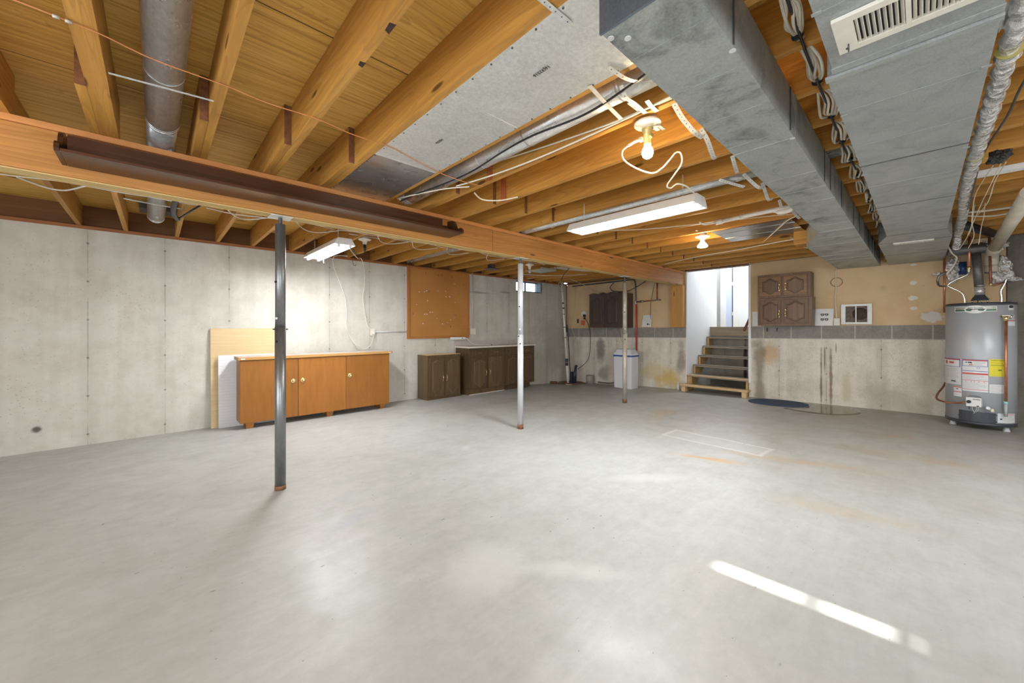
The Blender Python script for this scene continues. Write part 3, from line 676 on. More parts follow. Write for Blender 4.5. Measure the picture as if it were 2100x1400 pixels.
def grille(name, x0, x1, y0, y1, nl, label, mcol='grillec', mid=None):
    g = thing(name, ((x0+x1)/2, (y0+y1)/2, DZ), label, 'grille')
    z0 = DZ-.013; m = MB(); b = .028 if x1-x0 > .1 else .010
    by = .048 if x1-x0 > .1 else .05
    m.box((x0, y0, z0), (x0+b, y1, DZ-.001)).box((x1-b, y0, z0), (x1, y1, DZ-.001)).box((x0+b, y0, z0), (x1-b, y0+by*.7, DZ-.001)).box((x0+b, y1-by, z0), (x1-b, y1, DZ-.001))
    if mid: m.box((x0+b, mid-.006, z0), (x1-b, mid+.006, DZ-.003))
    m.build('frame', mcol, g)
    MB().box((x0+.01, y0+.01, DZ-.0025), (x1-.01, y1-.01, DZ-.0008)).build('opening_shade', 'dark', g)  # black sheet paints the shade inside the duct behind the slats
    n = int((y1-by-y0-by*.7)/nl); m = MB()
    for k in range(n):
        y = y0+by*.7+(k+.5)*(y1-by-y0-by*.7)/n
        m.bar((x0+b, y, DZ-.0075), (x1-b, y, DZ-.0075), .0015, .0085, (0, .55, 1)) if False else m._add(
            [(x0+b, y-.004, z0+.001), (x1-b, y-.004, z0+.001), (x1-b, y+.003, DZ-.003), (x0+b, y+.003, DZ-.003), (x0+b, y-.0025, z0+.001), (x1-b, y-.0025, z0+.001), (x1-b, y+.0045, DZ-.003), (x0+b, y+.0045, DZ-.003)],
            [(0, 1, 2, 3), (4, 7, 6, 5), (0, 4, 5, 1), (1, 5, 6, 2), (2, 6, 7, 3), (3, 7, 4, 0)])
    m.build('slats', mcol, g)
    return g
g1 = grille('air_grille', 1.512, 1.706, -.15, .190, .0122, 'large cream slatted return-air grille under the widest duct', mid=.026)
MB().cyl((1.68, .168, DZ-.013), (1.68, .168, DZ-.016), .004, 10).tube([(1.655, .163, DZ-.014), (1.66, .163, DZ-.026), (1.672, .164, DZ-.03)], .0022, 6).build('lever', 'darksteel', g1)
g2 = grille('air_grille', 6.01, 6.10, -.09, .215, .0122, 'small grille near the far end of the widest duct', mid=.06)
# slim round ducts in the joist bays
rd = thing('round_duct', (.03, 1, 2.52), 'wide round galvanised duct between joists, ending near the left wall', 'duct')
MB().cyl((.03, Y0+.1, 2.525), (.03, 3.16, 2.525), .079, 40).cyl((.03, 3.16, 2.525), (.0, 6.0, 2.53), .075, 40).build('duct_body', 'galvR', rd)
s = MB()
for y, r_ in ((2.55, .0805), (3.17, .081), (3.20, .0805)): s.lathe((.03, y, 2.525), [(r_-.004, -.008), (r_, -.005), (r_, .005), (r_-.004, .008)], 40, 1)
s.each('crimped_ring', 'galvR', rd)
s = MB().tube([(.0, 5.98, 2.53), (.0, 6.05, 2.535), (.0, 6.10, 2.56), (.0, 6.12, 2.61), (.0, 6.12, 2.655)], .078, 32); s.build('elbow', 'galvR', rd)
MB().box((-.14, 6.0, 2.60), (.15, 6.24, 2.656)).build('floor_boot', 'galvD', rd)
r2 = thing('round_duct', (1.77, 2, 2.5), 'shiny round galvanised duct with a black cable, beside the sheet-metal panning', 'duct')
MB().cyl((1.755, .72, 2.50), (1.755, 3.30, 2.50), .078, 40).build('duct_body', 'galvR', r2)
s = MB()
for y in (1.05, 1.72, 2.2): s.lathe((1.755, y, 2.50), [(.075, -.012), (.0805, -.008), (.0785, 0), (.0805, .008), (.075, .012)], 36, 1)
s.each('crimped_ring', 'galvR', r2)
MB().tube([(1.755, 3.28, 2.50), (1.755, 3.36, 2.505), (1.755, 3.42, 2.535), (1.755, 3.45, 2.60)], .079, 30).build('elbow', 'galvR', r2)
r3 = thing('round_duct', (3.40, 3, 2.47), 'slim round galvanised duct passing above the long fluorescent light', 'duct')
MB().cyl((3.38, .72, 2.47), (3.40, 6.45, 2.49), .058, 32).build('duct_body', 'galvR', r3)
s = MB()
for y in (1.0, 2.95, 4.3): s.lathe((3.385, y, 2.473), [(.055, -.01), (.061, -.006), (.061, .006), (.055, .01)], 32, 1)
s.each('crimped_ring', 'galvR', r3)
# panning sheets under the joist bay
ps = [('sheet', .60, 1.606, 'first'), ('sheet', 1.598, 2.484, ''), ('sheet', 2.476, 3.366, '')]
pn = thing('duct_panning', (1.3, 2, 2.405), 'wide shiny sheet metal nailed under the joists, stamped with numbers', 'metal sheet')
for k, (n_, a, b, _) in enumerate(ps):
    o = MB().box((1.068 if k < 2 else 1.072, a, JZ-.003-.0015*(k % 2)), (1.535, b, JZ-.0005-.0012*(k % 2))).build('sheet', 'galvP' if k < 2 else 'galvQ', pn)
s = MB()
for k in range(20):
    y = .75+k*.135
    for x in (1.078, 1.526): s.cyl((x, y+(.05 if x > 1.2 else 0), JZ-.003), (x, y+(.05 if x > 1.2 else 0), JZ-.0065), .0045, 8)
s.each('nail_head', 'darksteel', pn)
MB().bar((1.075, 1.60, JZ-.0045), (1.53, 1.612, JZ-.0045), .018, .002).bar((1.075, 2.48, JZ-.0045), (1.53, 2.483, JZ-.0045), .012, .002).each('lap_crease', 'galvP', pn)
text('16J32216', .026, (1.272, 1.17, JZ-.0052), (0, 1, 0), (1, 0, 0), 'ink', pn, 'printed_number')
text('16J3226', .024, (1.286, 2.04, JZ-.0067), (0, 1, 0), (1, 0, 0), 'ink', pn, 'printed_number')
pn2 = tag(MB().box((4.93, .95, JZ-.003), (5.70, 1.75, JZ-.0005)).box((5.13, .95, JZ-.006), (5.14, 1.75, JZ-.003)).box((5.44, .95, JZ-.006), (5.45, 1.75, JZ-.003)).build('duct_panning', galv('bright_sheet', (.42, .42, .42), .95, .22, .3)), 'small dark mirror-like sheet metal under joists beyond the far bulb', 'metal sheet')
tag(MB().box((5.66, .93, JZ-.16), (5.82, 1.06, JZ)).build('wood_block', 'joist', None, .003), 'short orange wood block beside the flared part of the duct', 'wood block')
# foil insulated line beside the return duct
fp_ = [(1.2, -.235, 2.36), (1.7, -.232, 2.335), (2.2, -.232, 2.325), (2.9, -.228, 2.31), (3.7, -.226, 2.31), (4.6, -.23, 2.31), (5.5, -.262, 2.30), (6.2, -.272, 2.30), (6.65, -.275, 2.27), (6.95, -.28, 2.20)]
pp = smooth_path(fp_, 26)
rr = [.030+.006*math.sin(i*1.35)+.006*mnoise.noise(Vector((i*.7, 0, 0))) for i in range(len(pp))]
fo = thing('foil_pipe', (3, -.23, 2.31), 'crumpled foil-wrapped pipe running along the right edge of the widest duct', 'pipe')
MB().tube(pp, rr, 18, wob=.10).build('foil_sleeve', 'foil', fo)
s = MB()
for i in (34, 60, 104): p = pp[i]; q = p+(pp[i+1]-p)*.22; s.tube([p, q], .0375, 18)
s.each('binding_band', plain('yellow_tape', (.42, .36, .12), .5), fo)
MB()._add([(1.75, -.19, 2.30), (1.95, -.19, 2.30), (1.93, -.245, 2.36), (1.78, -.235, 2.37)], [(0, 1, 2, 3)])._add([(2.05, -.185, 2.31), (2.22, -.19, 2.31), (2.2, -.24, 2.38), (2.08, -.24, 2.38)], [(0, 1, 2, 3)]).build('foil_flap', 'galvR', fo).modifiers.new('t', 'SOLIDIFY').thickness = .002

# strapping
def strap(pts, label, m='strapw', wd=.022, up=(0, 0, 1), holes=True):
    t = MB(); P = smooth_path(pts, 6)
    for a, b in zip(P[:-1], P[1:]): t.bar(a, b, wd, .0018, up)
    o = t.build('hanger_strap', m); tag(o, label, 'strap')
    if holes:
        h = MB(); L = 0; nxt = .02
        for a, b in zip(P[:-1], P[1:]):
            d = (b-a); n_ = d.length; dd = d.normalized(); L += n_
            if L > nxt:
                nxt = L+.022; c = (a+b)/2; side = dd.cross(Vector(up)).normalized(); nn = side.cross(dd).normalized()
                h.cyl(c-nn*.0013, c+nn*.0013, .003, 8)
        h.build('punched_holes', 'darksteel', o)
    return o
strap([(.985, .915, 2.407), (1.06, .912, 2.404), (1.15, .908, 2.400)], 'short grey perforated strap at the panning edge, top of the view', 'zinc')
strap([(1.514, 1.081, 2.403), (1.70, 1.11, 2.402), (1.885, 1.135, 2.403)], 'plain pale strap slanting across two joists near the lit bulb', 'strapw', .022, holes=False)
strap([(1.466, .945, 2.402), (1.56, .925, 2.388), (1.66, .915, 2.41), (1.70, .90, 2.44)], 'curved perforated strap under the round duct, topmost beside the big duct', 'strapw')
strap([(1.66, 1.00, 2.43), (1.70, 1.00, 2.39), (1.80, 1.005, 2.398), (1.93, 1.015, 2.403)], 'wavy perforated strap ending on a joist just above the lit bulb', 'strapw')
strap([(1.83, .955, 2.405), (1.89, .96, 2.400), (1.96, .965, 2.404)], 'shortest perforated strap on the joist over the lamp fixture', 'strapw')
strap([(1.96, .875, 2.41), (2.05, .88, 2.385), (2.12, .88, 2.37), (2.22, .87, 2.345), (2.31, .862, 2.345)], 'twisted galvanised strap hanging right of the lit bulb', 'zinc', .026, (.6, .3, .75))
strap([(2.33, .881, 2.41), (2.42, .878, 2.375), (2.56, .90, 2.345), (2.64, .915, 2.345), (2.70, .915, 2.37)], 'second galvanised strap below the bent cord, beside the big duct', 'zinc', .026, (.6, .3, .75))
strap([(2.85, .874, 2.41), (2.96, .89, 2.38), (3.09, .914, 2.37)], 'galvanised strap just before the slim round duct end', 'zinc', .024, (.6, .3, .75))
strap([(3.22, 1.08, 2.405), (3.33, 1.02, 2.385), (3.45, .97, 2.375)], 'galvanised strap crossing under the slim round duct', 'zinc', .022, (.6, .3, .75))
strap([(3.235, .914, 2.405), (3.36, .90, 2.38), (3.46, .87, 2.345), (3.52, .85, 2.36)], 'galvanised strap just beyond the slim round duct end', 'zinc', .024, (.6, .3, .75))
strap([(3.56, .873, 2.41), (3.72, .89, 2.38), (3.86, .90, 2.35), (3.92, .88, 2.37)], 'galvanised strap dangling well before the white plastic pipe', 'zinc', .024, (.6, .3, .75))
strap([(4.15, .885, 2.41), (4.3, .90, 2.385), (4.52, .92, 2.37)], 'galvanised strap just before the white plastic pipe end', 'zinc', .024, (.6, .3, .75))
strap([(4.63, .877, 2.41), (4.75, .865, 2.38), (4.85, .856, 2.37)], 'farthest galvanised strap, beside the flared part of the duct', 'zinc', .024, (.6, .3, .75))
strap([(-.16, 2.541, 2.415), (.22, 2.487, 2.415)], 'straight grey metal strip across the wide round duct', 'zinc', .014, holes=False)
cable('rod', [(-.22, 4.98, 2.43), (.0, 5.02, 2.43), (.19, 5.03, 2.43)], .006, 'zinc', 'thin grey rod under the round duct beyond the beam', 'rod')

# ================================================================== LAMPS
def fluoro(x0, x1, y0, y1, z, label, power, m, tz=.022):
    t = thing('shop_light', ((x0+x1)/2, (y0+y1)/2, z), label, 'light fixture', 'hanging fluorescent lights')
    xm = (x0+x1)/2; w2 = (x1-x0)/2
    prof = [(xm-w2, z), (xm-w2*.62, z+.075), (xm+w2*.62, z+.075), (xm+w2, z), (xm+w2-.004, z), (xm+w2*.6, z+.068), (xm-w2*.6, z+.068), (xm-w2+.004, z)]
    MB().prism(prof, (y0, y1), 1).build('housing', 'white', t)
    for ya, yb in ((y0-.004, y0), (y1, y1+.004)): MB().prism(prof[:4], (ya, yb), 1).build('end_plate', 'white', t)
    for dx in (-.065, .065):
        tb = MB().cyl((xm+dx, y0+.03, z+tz), (xm+dx, y1-.03, z+tz), .017, 16).build('tube', m, t)
        e = MB()
        for y in (y0+.015, y1-.015): e.box((xm+dx-.012, y-.012, z+tz-.017), (xm+dx+.012, y+.012, z+.066))
        e.each('tube_socket', 'white', t)
    lamp('fluorescent_light', 'AREA', (xm, (y0+y1)/2, z-.003+min(0, tz-.022)), power, (.94, .98, 1), aim=(0, 0, -1), shape='RECTANGLE', size=x1-x0-.02, size_y=y1-y0-.06).rotation_euler = (0, 0, 0)
    return t
f1 = fluoro(2.945, 3.205, 1.165, 2.375, 2.195, 'long white fluorescent shop light hanging on chains, camera side of the beam', 70, 'tube')
f2 = fluoro(1.46, 1.70, 4.50, 5.72, 2.195, 'bright fluorescent shop light hanging beyond the beam near the dark post', 60, 'tube2', -.012)
f3 = fluoro(4.2, 4.46, -2.6, -1.38, 2.195, 'unseen fluorescent shop light added right of the widest duct to brighten that side', 78, 'tube')  # shop light added out of view to brighten heater and back wall
MB().cyl((1.66, 5.52, 2.19), (1.66, 5.52, 2.12), .004, 8).build('pull_chain', 'white', f2)
def chain(t, x, y, z0, z1):
    s = MB(); z = z0; k = 0
    while z < z1-.01:
        r_ = .008; pts = [(x+(r_*math.cos(a) if k % 2 else 0)*.6, y+(0 if k % 2 else r_*math.cos(a))*.6, z+.011+.011*math.sin(a)) for a in [i*math.pi/4 for i in range(9)]]
        s.tube(pts, .0013, 5, False); z += .016; k += 1
    s.build('chain', 'zinc', t)
for y in (1.30, 2.26): chain(f1, 3.075, y, 2.27, JZ+.06)
for y in (4.66, 5.56): chain(f2, 1.56, y, 2.27, JZ+.0)
def lampholder(x, y, z, label, name='lamp_holder', rr=.062):
    t = thing(name, (x, y, z), label, 'light fixture')
    MB().lathe((x, y, z), [(.045, 0), (.05, .03)], 20).build('junction_box', 'zinc', t)
    MB().box((x-.2, y-.01, z+.03), (x+.2, y+.01, z+.036)).build('hanger_bar', 'zinc', t)
    MB().lathe((x, y, z-.03), [(rr*.42, -.014), (rr*.5, .010), (rr*1.05, .014), (rr*1.12, .019), (rr*1.12, .026), (rr*1.05, .03)], 36).build('base_plate', 'porc', t)
    return t
l1 = lampholder(2.02, 1.05, 2.40, 'lit round bulb in a cream porcelain holder with a looping cord', rr=.065)
MB().box((2.035, 1.0, 2.3555), (2.065, 1.02, 2.3585)).build('printed_mark', 'labelg', l1)
MB().lathe((2.02, 1.05, 2.278), [(.018, -.008), (.021, 0), (.019, .03), (.0235, .035), (.0235, .062), (.027, .07), (.032, .085)], 26).build('socket_adapter', plain('brass_bakelite', (.55, .45, .22), .35, .3), l1)
MB().cyl((2.02, 1.05, 2.318), (2.015, 1.02, 2.318), .012, 12).build('outlet_face', plain('olive_plastic', (.40, .36, .14), .4), l1)
MB().lathe((2.02, 1.05, 2.228), [(.002, -.030), (.014, -.0275), (.024, -.019), (.030, -.004), (.0305, .008), (.027, .022), (.020, .034), (.0165, .045)], 30).build('bulb', 'bulbE', l1)
MB().box((1.985, 1.065, 2.295), (2.005, 1.085, 2.315)).tube(smooth_path([(1.99, 1.08, 2.305), (1.965, 1.105, 2.29), (1.95, 1.13, 2.275)], 4), .008, 8).build('plug', 'cream', l1)
cable('power_cord', [(1.95, 1.13, 2.275), (1.93, 1.155, 2.245), (1.96, 1.16, 2.205), (2.03, 1.12, 2.165), (2.085, 1.055, 2.135), (2.13, 1.02, 2.165), (2.155, .985, 2.21), (2.19, .965, 2.255), (2.21, .945, 2.25), (2.23, .95, 2.20), (2.29, 1.02, 2.17), (2.37, 1.10, 2.15), (2.42, 1.10, 2.145), (2.46, 1.075, 2.175), (2.60, 1.075, 2.195), (2.80, 1.10, 2.20), (2.98, 1.15, 2.235), (3.05, 1.19, 2.26), (3.07, 1.22, 2.272)], .0048, 'cream', 'cream looping cord from the lit bulb holder to the long fluorescent light', 'cord', parent=f1)
l2 = lampholder(5.03, 1.88, 2.40, 'far lit flood bulb with pale holder on the joists', rr=.075)
MB().lathe((5.03, 1.88, 2.325), [(.022, 0), (.022, .03), (.032, .045)], 24).build('socket', 'porc', l2)
MB().lathe((5.03, 1.88, 2.265), [(.006, -.012), (.048, -.008), (.06, 0), (.058, .012), (.035, .042), (.02, .062)], 32).build('bulb', 'floodE', l2)
l3 = lampholder(1.985, 4.94, 2.40, 'white round lamp holder with a black plug beside the shorter fluorescent light', rr=.07)
MB().lathe((1.985, 4.94, 2.33), [(.025, 0), (.026, .03), (.03, .035)], 20).build('socket', 'white', l3)
MB().lathe((1.985, 4.94, 2.23), [(.006, 0), (.010, .012), (.016, .03), (.018, .055), (.018, .095)], 16).build('plug', 'black', l3)
cable('power_cord', [(1.985, 4.94, 2.235), (1.96, 4.95, 2.20), (1.86, 4.9, 2.18), (1.76, 4.75, 2.21), (1.68, 4.62, 2.235)], .005, 'black', 'short black cord from the lamp holder plug to the light', 'cord', parent=f2)
l4 = lampholder(4.99, 4.88, 2.40, 'pale ceramic lamp holder with small bulb left of the window', rr=.07)
MB().lathe((4.99, 4.88, 2.33), [(.022, -.02), (.024, .03), (.035, .045)], 20).build('socket', 'porc', l4)
MB().lathe((4.99, 4.88, 2.262), [(.004, -.026), (.02, -.02), (.028, 0), (.022, .022), (.015, .04)], 20).build('bulb', plain('unlit_bulb', (.62, .54, .46), .2), l4)
# loops of cable and fittings under joists beyond the beam
tag(MB().box((4.5, 5.42, 2.34), (4.72, 5.60, 2.352)).box((4.56, 5.46, 2.352), (4.66, 5.56, JZ+.02)).box((4.44, 5.50, JZ+.02), (4.86, 5.52, JZ+.026)).build('junction_box', 'darksteel'), 'small dark box on a tray under joists left of the middle post', 'junction box')
tag(MB().box((5.2, 4.78, 2.33), (5.62, 5.18, 2.336)).box((5.2, 4.78, 2.336), (5.62, 4.80, 2.36)).box((5.2, 5.16, 2.336), (5.62, 5.18, 2.36)).build('tray', plain('pale_tray', (.50, .54, .48), .4, .2)), 'thin pale flat tray hung beside the ceramic lamp holder', 'tray')

# ================================================================== CABLES
cable('wire', [(-.60, 2.18, 2.404), (-.365, 2.183, 2.404), (-.25, 2.187, 2.400), (-.16, 2.205, 2.404), (.0, 2.245, 2.397), (.244, 2.27, 2.405), (.42, 2.28, 2.396), (.651, 2.285, 2.405), (.85, 2.305, 2.396), (1.09, 2.316, 2.402), (1.3, 2.375, 2.398), (1.53, 2.44, 2.398), (1.75, 2.455, 2.395), (1.955, 2.445, 2.403)], .0028, 'wire_or', 'thin orange wire strung across the near joists', 'wire')
tag(MB().tube([(-.28, 2.186, 2.40), (-.262, 2.186, 2.40)], .007, 8).tube([(-.25, 2.188, 2.40), (-.232, 2.19, 2.40)], .007, 8).build('wire_clip', 'steelt'), 'small grey double clip on the orange wire', 'clip')
cable('cable', [(1.62, .72, 2.43), (1.66, .95, 2.408), (1.70, 1.25, 2.404), (1.66, 1.6, 2.405), (1.68, 1.9, 2.412), (1.72, 2.3, 2.41), (1.70, 2.7, 2.412), (1.66, 3.0, 2.412), (1.66, 3.3, 2.42)], .006, 'black', 'black cable running along the underside of the shiny round duct')
cable('cable', [(1.88, .72, 2.408), (1.90, 1.1, 2.404), (1.91, 1.5, 2.404), (1.90, 1.9, 2.404), (1.86, 2.3, 2.407), (1.80, 2.6, 2.407)], .0055, 'cream', 'cream cable stapled along a joist by the shiny round duct')
cable('cable', [(1.93, .72, 2.420), (1.927, 1.2, 2.43), (1.925, 1.6, 2.46), (1.92, 2.0, 2.50), (1.91, 2.3, 2.53)], .0055, 'cream', 'pale cable on the joist side above the stapled cream cable')
cable('cable', [(1.62, 3.28, 2.43), (1.66, 3.0, 2.408), (1.76, 2.7, 2.402), (1.87, 2.52, 2.398)], .005, 'cream', 'loose cream cable end beside the shiny round duct')
cable('cable', [(2.0, 2.62, 2.405), (2.12, 2.66, 2.385), (2.24, 2.56, 2.38), (2.345, 2.44, 2.405)], .006, 'cream', 'cut piece of cream cable hanging between two joists')
for i, (x, col) in enumerate(((2.37, 'upper'), (1.955, 'lower'))):
    tag(MB().box((x-.0195-.012, 2.60-.3*i, JZ+.0), (x-.02, 2.66-.3*i, SZ-.02)).build('stain_strip', 'redwood'), ['reddish painted strip on the joist by the cut cable', 'reddish painted strip on the joist beside the round duct'][i], 'strip')
# wires clipped along the beam's underside
def jitter(x0, x1, y, z, n, a, b): return [(x0+(x1-x0)*i/n, y+random.uniform(-a, a), z+random.uniform(-b, 0)) for i in range(n+1)]
labs = ['white cable stapled under the far beam edge, left stretch', 'white cable stapled under the far beam edge, around the dark post', 'white cable stapled under the far beam edge, middle stretch', 'white cable stapled under the far beam edge, right stretch']
for (a, b), l in zip(((-1.1, .3), (.35, 1.5), (1.55, 3.2), (3.25, 5.2)), labs): cable('cable', jitter(a, b, 4.66, 2.405, int((b-a)/.17), .05, .018), .0045, 'cablew', l)
cable('cable', [(-.78, 4.72, 2.40), (-.66, 4.84, 2.385), (-.55, 4.82, 2.38), (-.42, 4.62, 2.395)], .0065, 'cablew', 'knotted white cable at the leftmost joist beyond the beam')
cable('cable', [(.50, 4.60, 2.40), (.60, 4.80, 2.385), (.72, 4.85, 2.39), (.85, 4.70, 2.40)], .005, 'cablew', 'loose white cable left of the dark post top')
for i, (a, l) in enumerate((((1.05, 4.65), 'white cable drooping just right of the dark post'), ((1.95, 4.65), 'white cable drooping before the plug-in lamp holder'), ((2.45, 4.7), 'white cable drooping behind the shelf middle'), ((3.0, 4.7), 'white cable drooping behind the shelf end'), ((3.75, 4.7), 'white cable drooping right of the middle post'))):
    x, y = a; cable('cable', [(x, y-.15, 2.405), (x+.16, y+.1, 2.36), (x+.34, y+.2, 2.365), (x+.55, y+.1, 2.405)], .0045, 'cablew', l)
cable('cable', [(5.2, 4.2, 2.405), (5.55, 4.4, 2.36), (5.75, 4.7, 2.27), (5.72, 4.75, 2.15)], .007, 'black', 'black cable curving down from the joists near the little window')
cable('cable', [(5.9, 3.7, 2.40), (6.2, 3.75, 2.33), (6.25, 3.9, 2.28), (6.3, 4.0, 2.29)], .006, 'cablew', 'white hook-ended cable under the beam right of the middle post')
for i, y in enumerate((4.55, 4.62, 4.70)):
    cable('cable', [(5.6, y+.2, 2.402), (6.0, y+.05, 2.385), (6.4, y-.1, 2.385), (6.7, y-.25, 2.402)], .006, 'cablew', 'pale cables bunched under joists right of the window', 'cable', 'bunched cables by the window')
cable('cable', [(7.72, 5.2, 2.40), (7.78, 5.0, 2.30), (7.9, 4.95, 2.0), (7.98, 4.90, 1.95)], .007, 'cable_tan', 'tan cable hanging from joists left of the dark wall cupboard') if False else None
cable('cable', [(6.1, 1.5, 2.405), (5.0, 1.0, 2.40), (4.7, .9, 2.395), (4.2, 2.2, 2.40), (3.6, 2.8, 2.405)], .004, 'cream', 'thin cream wire wandering under joists before the far bulb')
cable('cable', [(6.8, 3.2, 2.405), (6.45, 2.5, 2.40), (6.3, 1.9, 2.395), (6.1, 1.3, 2.395), (6.05, .98, 2.39)], .007, 'cream', 'thick cream cable under joists past the far bulb')
for i in range(3):
    x = 5.95+i*.42; cable('cable', [(x, 1.15, 2.40), (x+.06, 1.08, 2.37), (x+.16, 1.10, 2.375), (x+.2, 1.0, 2.40)], .006, 'cable_tan', ['first', 'second', 'third'][i]+' small cable knot under joists beyond the flared duct')
# cable bundles sagging through the joists between the ducts
for k in range(len(NC)-1):
    a = max(NC[k]+.03, .75); b = NC[k+1]-.03
    if b < 1.0 or a > 6.9: continue
    bt_ = thing('cable_bundle', ((a+b)/2, .34, 2.40), 'bundle of white cables between the two large ducts, ' + ['nearest, at the top of the view', 'second from the top of the view', 'in the bay lit orange', 'third loop down', 'just before the crossing slim round duct', 'beside the crossing slim round duct',
        'just beyond the crossing slim round duct', 'where wires branch left', 'broadest loop over the white pipe', 'first in the dark half', 'second in the dark half', 'above the duct flares', 'farthest but one', 'farthest', 'last', 'last', 'last'][min(k-3, 16)], 'cable bundle', 'cable loops between the ducts')
    n_ = 6 if k < 12 else 4
    for q in range(n_):
        y = .335+(.009 if k < 7 else .016)*(q-n_/2)+random.uniform(-.006, .006); sag = .004+.012*random.random() if k < 7 else .012+.02*random.random()
        cable('strand', [(a-.05, .34+random.uniform(-.02, .02), 2.44), (a+(b-a)*.25, y-.01, 2.415-sag*.5), (a+(b-a)*.55, y+.012*random.uniform(-1, 1), 2.405-sag), (a+(b-a)*.85, y*.5+.17, 2.425-sag*.4), (b+.05, .34+random.uniform(-.012, .012), 2.44)], .0062, 'cable_tan' if q % 3 else 'cream', '', parent=bt_, seg=7, n=5)
    MB().lathe(((a*.15+b*.85), .338, 2.417), [(.020, -.003), (.0215, .003)], 14, 0).build('cable_tie', 'black', bt_)
cable('cable', [(1.0, .30, 2.41), (1.4, .315, 2.403), (1.75, .325, 2.404), (2.1, .33, 2.395), (2.6, .335, 2.404), (3.2, .34, 2.40), (3.8, .325, 2.404), (4.4, .31, 2.40), (5.2, .32, 2.40)], .0055, 'black', 'black cable following the white bundles between the ducts')
cable('cable', [(1.33, .43, 2.408), (1.35, .34, 2.404), (1.37, .25, 2.408)], .006, 'black', 'short black cable crossing between the ducts at the view top')
r4 = tag(MB().cyl((1.29, .44, 2.52), (1.29, Y0+.3, 2.52), .075, 32).build('round_duct', 'galvR'), 'round duct crossing between the big ducts at the view top', 'duct')
r5 = tag(MB().cyl((3.39, .44, 2.47), (3.39, -.1, 2.47), .058, 28).build('round_duct', 'galvR'), 'slim round duct piece seen between the two big ducts', 'duct')
# white plastic pipe
pv = thing('plastic_pipe', (4.45, 1.1, 2.38), 'white plastic pipe with a sagging fitting under joists by the duct', 'pipe')
MB().tube([(4.40, 1.50, 2.375), (4.37, 1.15, 2.38), (4.36, .72, 2.385)], .021, 16).build('pipe_run', 'pvc', pv)
MB().tube([(4.40, 1.505, 2.375), (4.40, 1.44, 2.375)], .027, 16).tube([(4.385, 1.27, 2.378), (4.38, 1.23, 2.378)], .026, 16).each('coupling', 'pvc', pv)
MB().tube(smooth_path([(4.375, .98, 2.372), (4.365, .92, 2.352), (4.36, .86, 2.352), (4.36, .79, 2.37)], 4), [.012]*3+[.024]*7+[.012]*3, 14).build('trap', 'pvc', pv)
cable('cable', [(4.41, 1.52, 2.375), (4.33, 1.60, 2.36), (4.25, 1.62, 2.375)], .008, 'cream', 'short bent cream cable at the white plastic pipe end')

# ================================================================== LEFT WALL
pb = thing('pegboard', (4.1, 6.48, 1.05), 'orange-brown pegboard with wooden frame on the concrete wall', 'pegboard')
MB().box((3.415, 6.485, 1.055), (4.80, 6.491, 2.385)).build('board', 'peg', pb)
MB().box((3.40, 6.470, 1.035), (3.448, 6.509, 2.40)).box((4.765, 6.470, 1.035), (4.81, 6.509, 2.39)).box((3.448, 6.472, 1.035), (4.765, 6.509, 1.075)).box((3.448, 6.472, 2.35), (4.765, 6.509, 2.39)).each('frame_strip', 'pegwood', pb, .003)
HK = [(3.77, 2.307), (4.048, 2.286), (4.127, 2.287), (4.207, 2.288), (4.371, 2.278), (3.963, 2.155), (4.431, 2.137), (4.649, 2.148), (3.637, 1.927), (3.737, 1.933), (3.791, 1.955), (3.845, 1.952), (4.041, 1.978), (4.214, 1.977), (4.229, 1.871), (4.311, 1.869), (3.571, 1.687), (3.811, 1.77), (4.447, 1.762), (3.5, 1.515), (3.743, 1.509), (3.797, 1.511), (3.866, 1.548), (3.921, 1.55), (4.454, 1.514), (4.431, 1.45), (4.333, 1.416), (4.02, 1.436), (4.098, 1.376), (3.716, 1.33), (4.149, 1.32), (4.2, 1.321), (4.259, 1.346), (4.333, 1.277)]
hooks = []
for kk, mm in enumerate(('chrome', 'darksteel')):
    o = MB().tube(smooth_path([(0, .016, .012), (0, .004, .012), (0, 0, .004), (0, 0, -.018), (0, -.012, -.026), (0, -.024, -.020), (0, -.026, -.006)], 4), .0027, 7).build('peg_hook', mm)
    o['category'] = 'hook'; o['label'] = ['small bright metal hook stuck in the pegboard', 'small dark metal hook stuck in the pegboard'][kk]; o['group'] = ['bright hooks in the pegboard', 'dark hooks in the pegboard'][kk]; hooks.append(o)
dk = {0, 1, 2, 4, 7, 11, 19, 24, 28, 33}; used = [0, 0]
for i, (x, z) in enumerate(HK):
    k = 1 if i in dk else 0
    if used[k] == 0: o = hooks[k]; used[k] = 1
    else: o = hooks[k].copy(); C.objects.link(o)
    o.location = (x, 6.47, z)
def outlet(loc, facing, label, blank=False, big=.075, tall=.115):
    x, y, z = loc; t = thing('outlet_box', loc, label, 'outlet')
    if facing == 'y': Xf = Matrix(((1, 0, 0, x), (0, -1, 0, y), (0, 0, 1, z), (0, 0, 0, 1)))
    else: Xf = Matrix(((0, -1, 0, x), (-1, 0, 0, y), (0, 0, 1, z), (0, 0, 0, 1)))
    MB(Xf).box((-big/2, 0, -tall/2), (big/2, .045, tall/2)).build('box', 'ivory', t, .004)
    MB(Xf).box((-big/2-.002, .045, -tall/2-.002), (big/2+.002, .050, tall/2+.002)).build('cover_plate', 'ivory', t, .0015)
    if not blank:
        for dz in (-.022, .022):
            MB(Xf).box((-.016, .050, dz-.013), (.016, .0525, dz+.013)).build('socket', 'white', t)
            MB(Xf).box((-.008, .0525, dz-.004), (-.006, .0532, dz+.007)).box((.006, .0525, dz-.004), (.008, .0532, dz+.007)).each('slot', 'black', t)
    return t
ot1 = outlet((2.738, YL, 1.17), 'y', 'ivory outlet box with a plugged cord, above the orange cabinet')
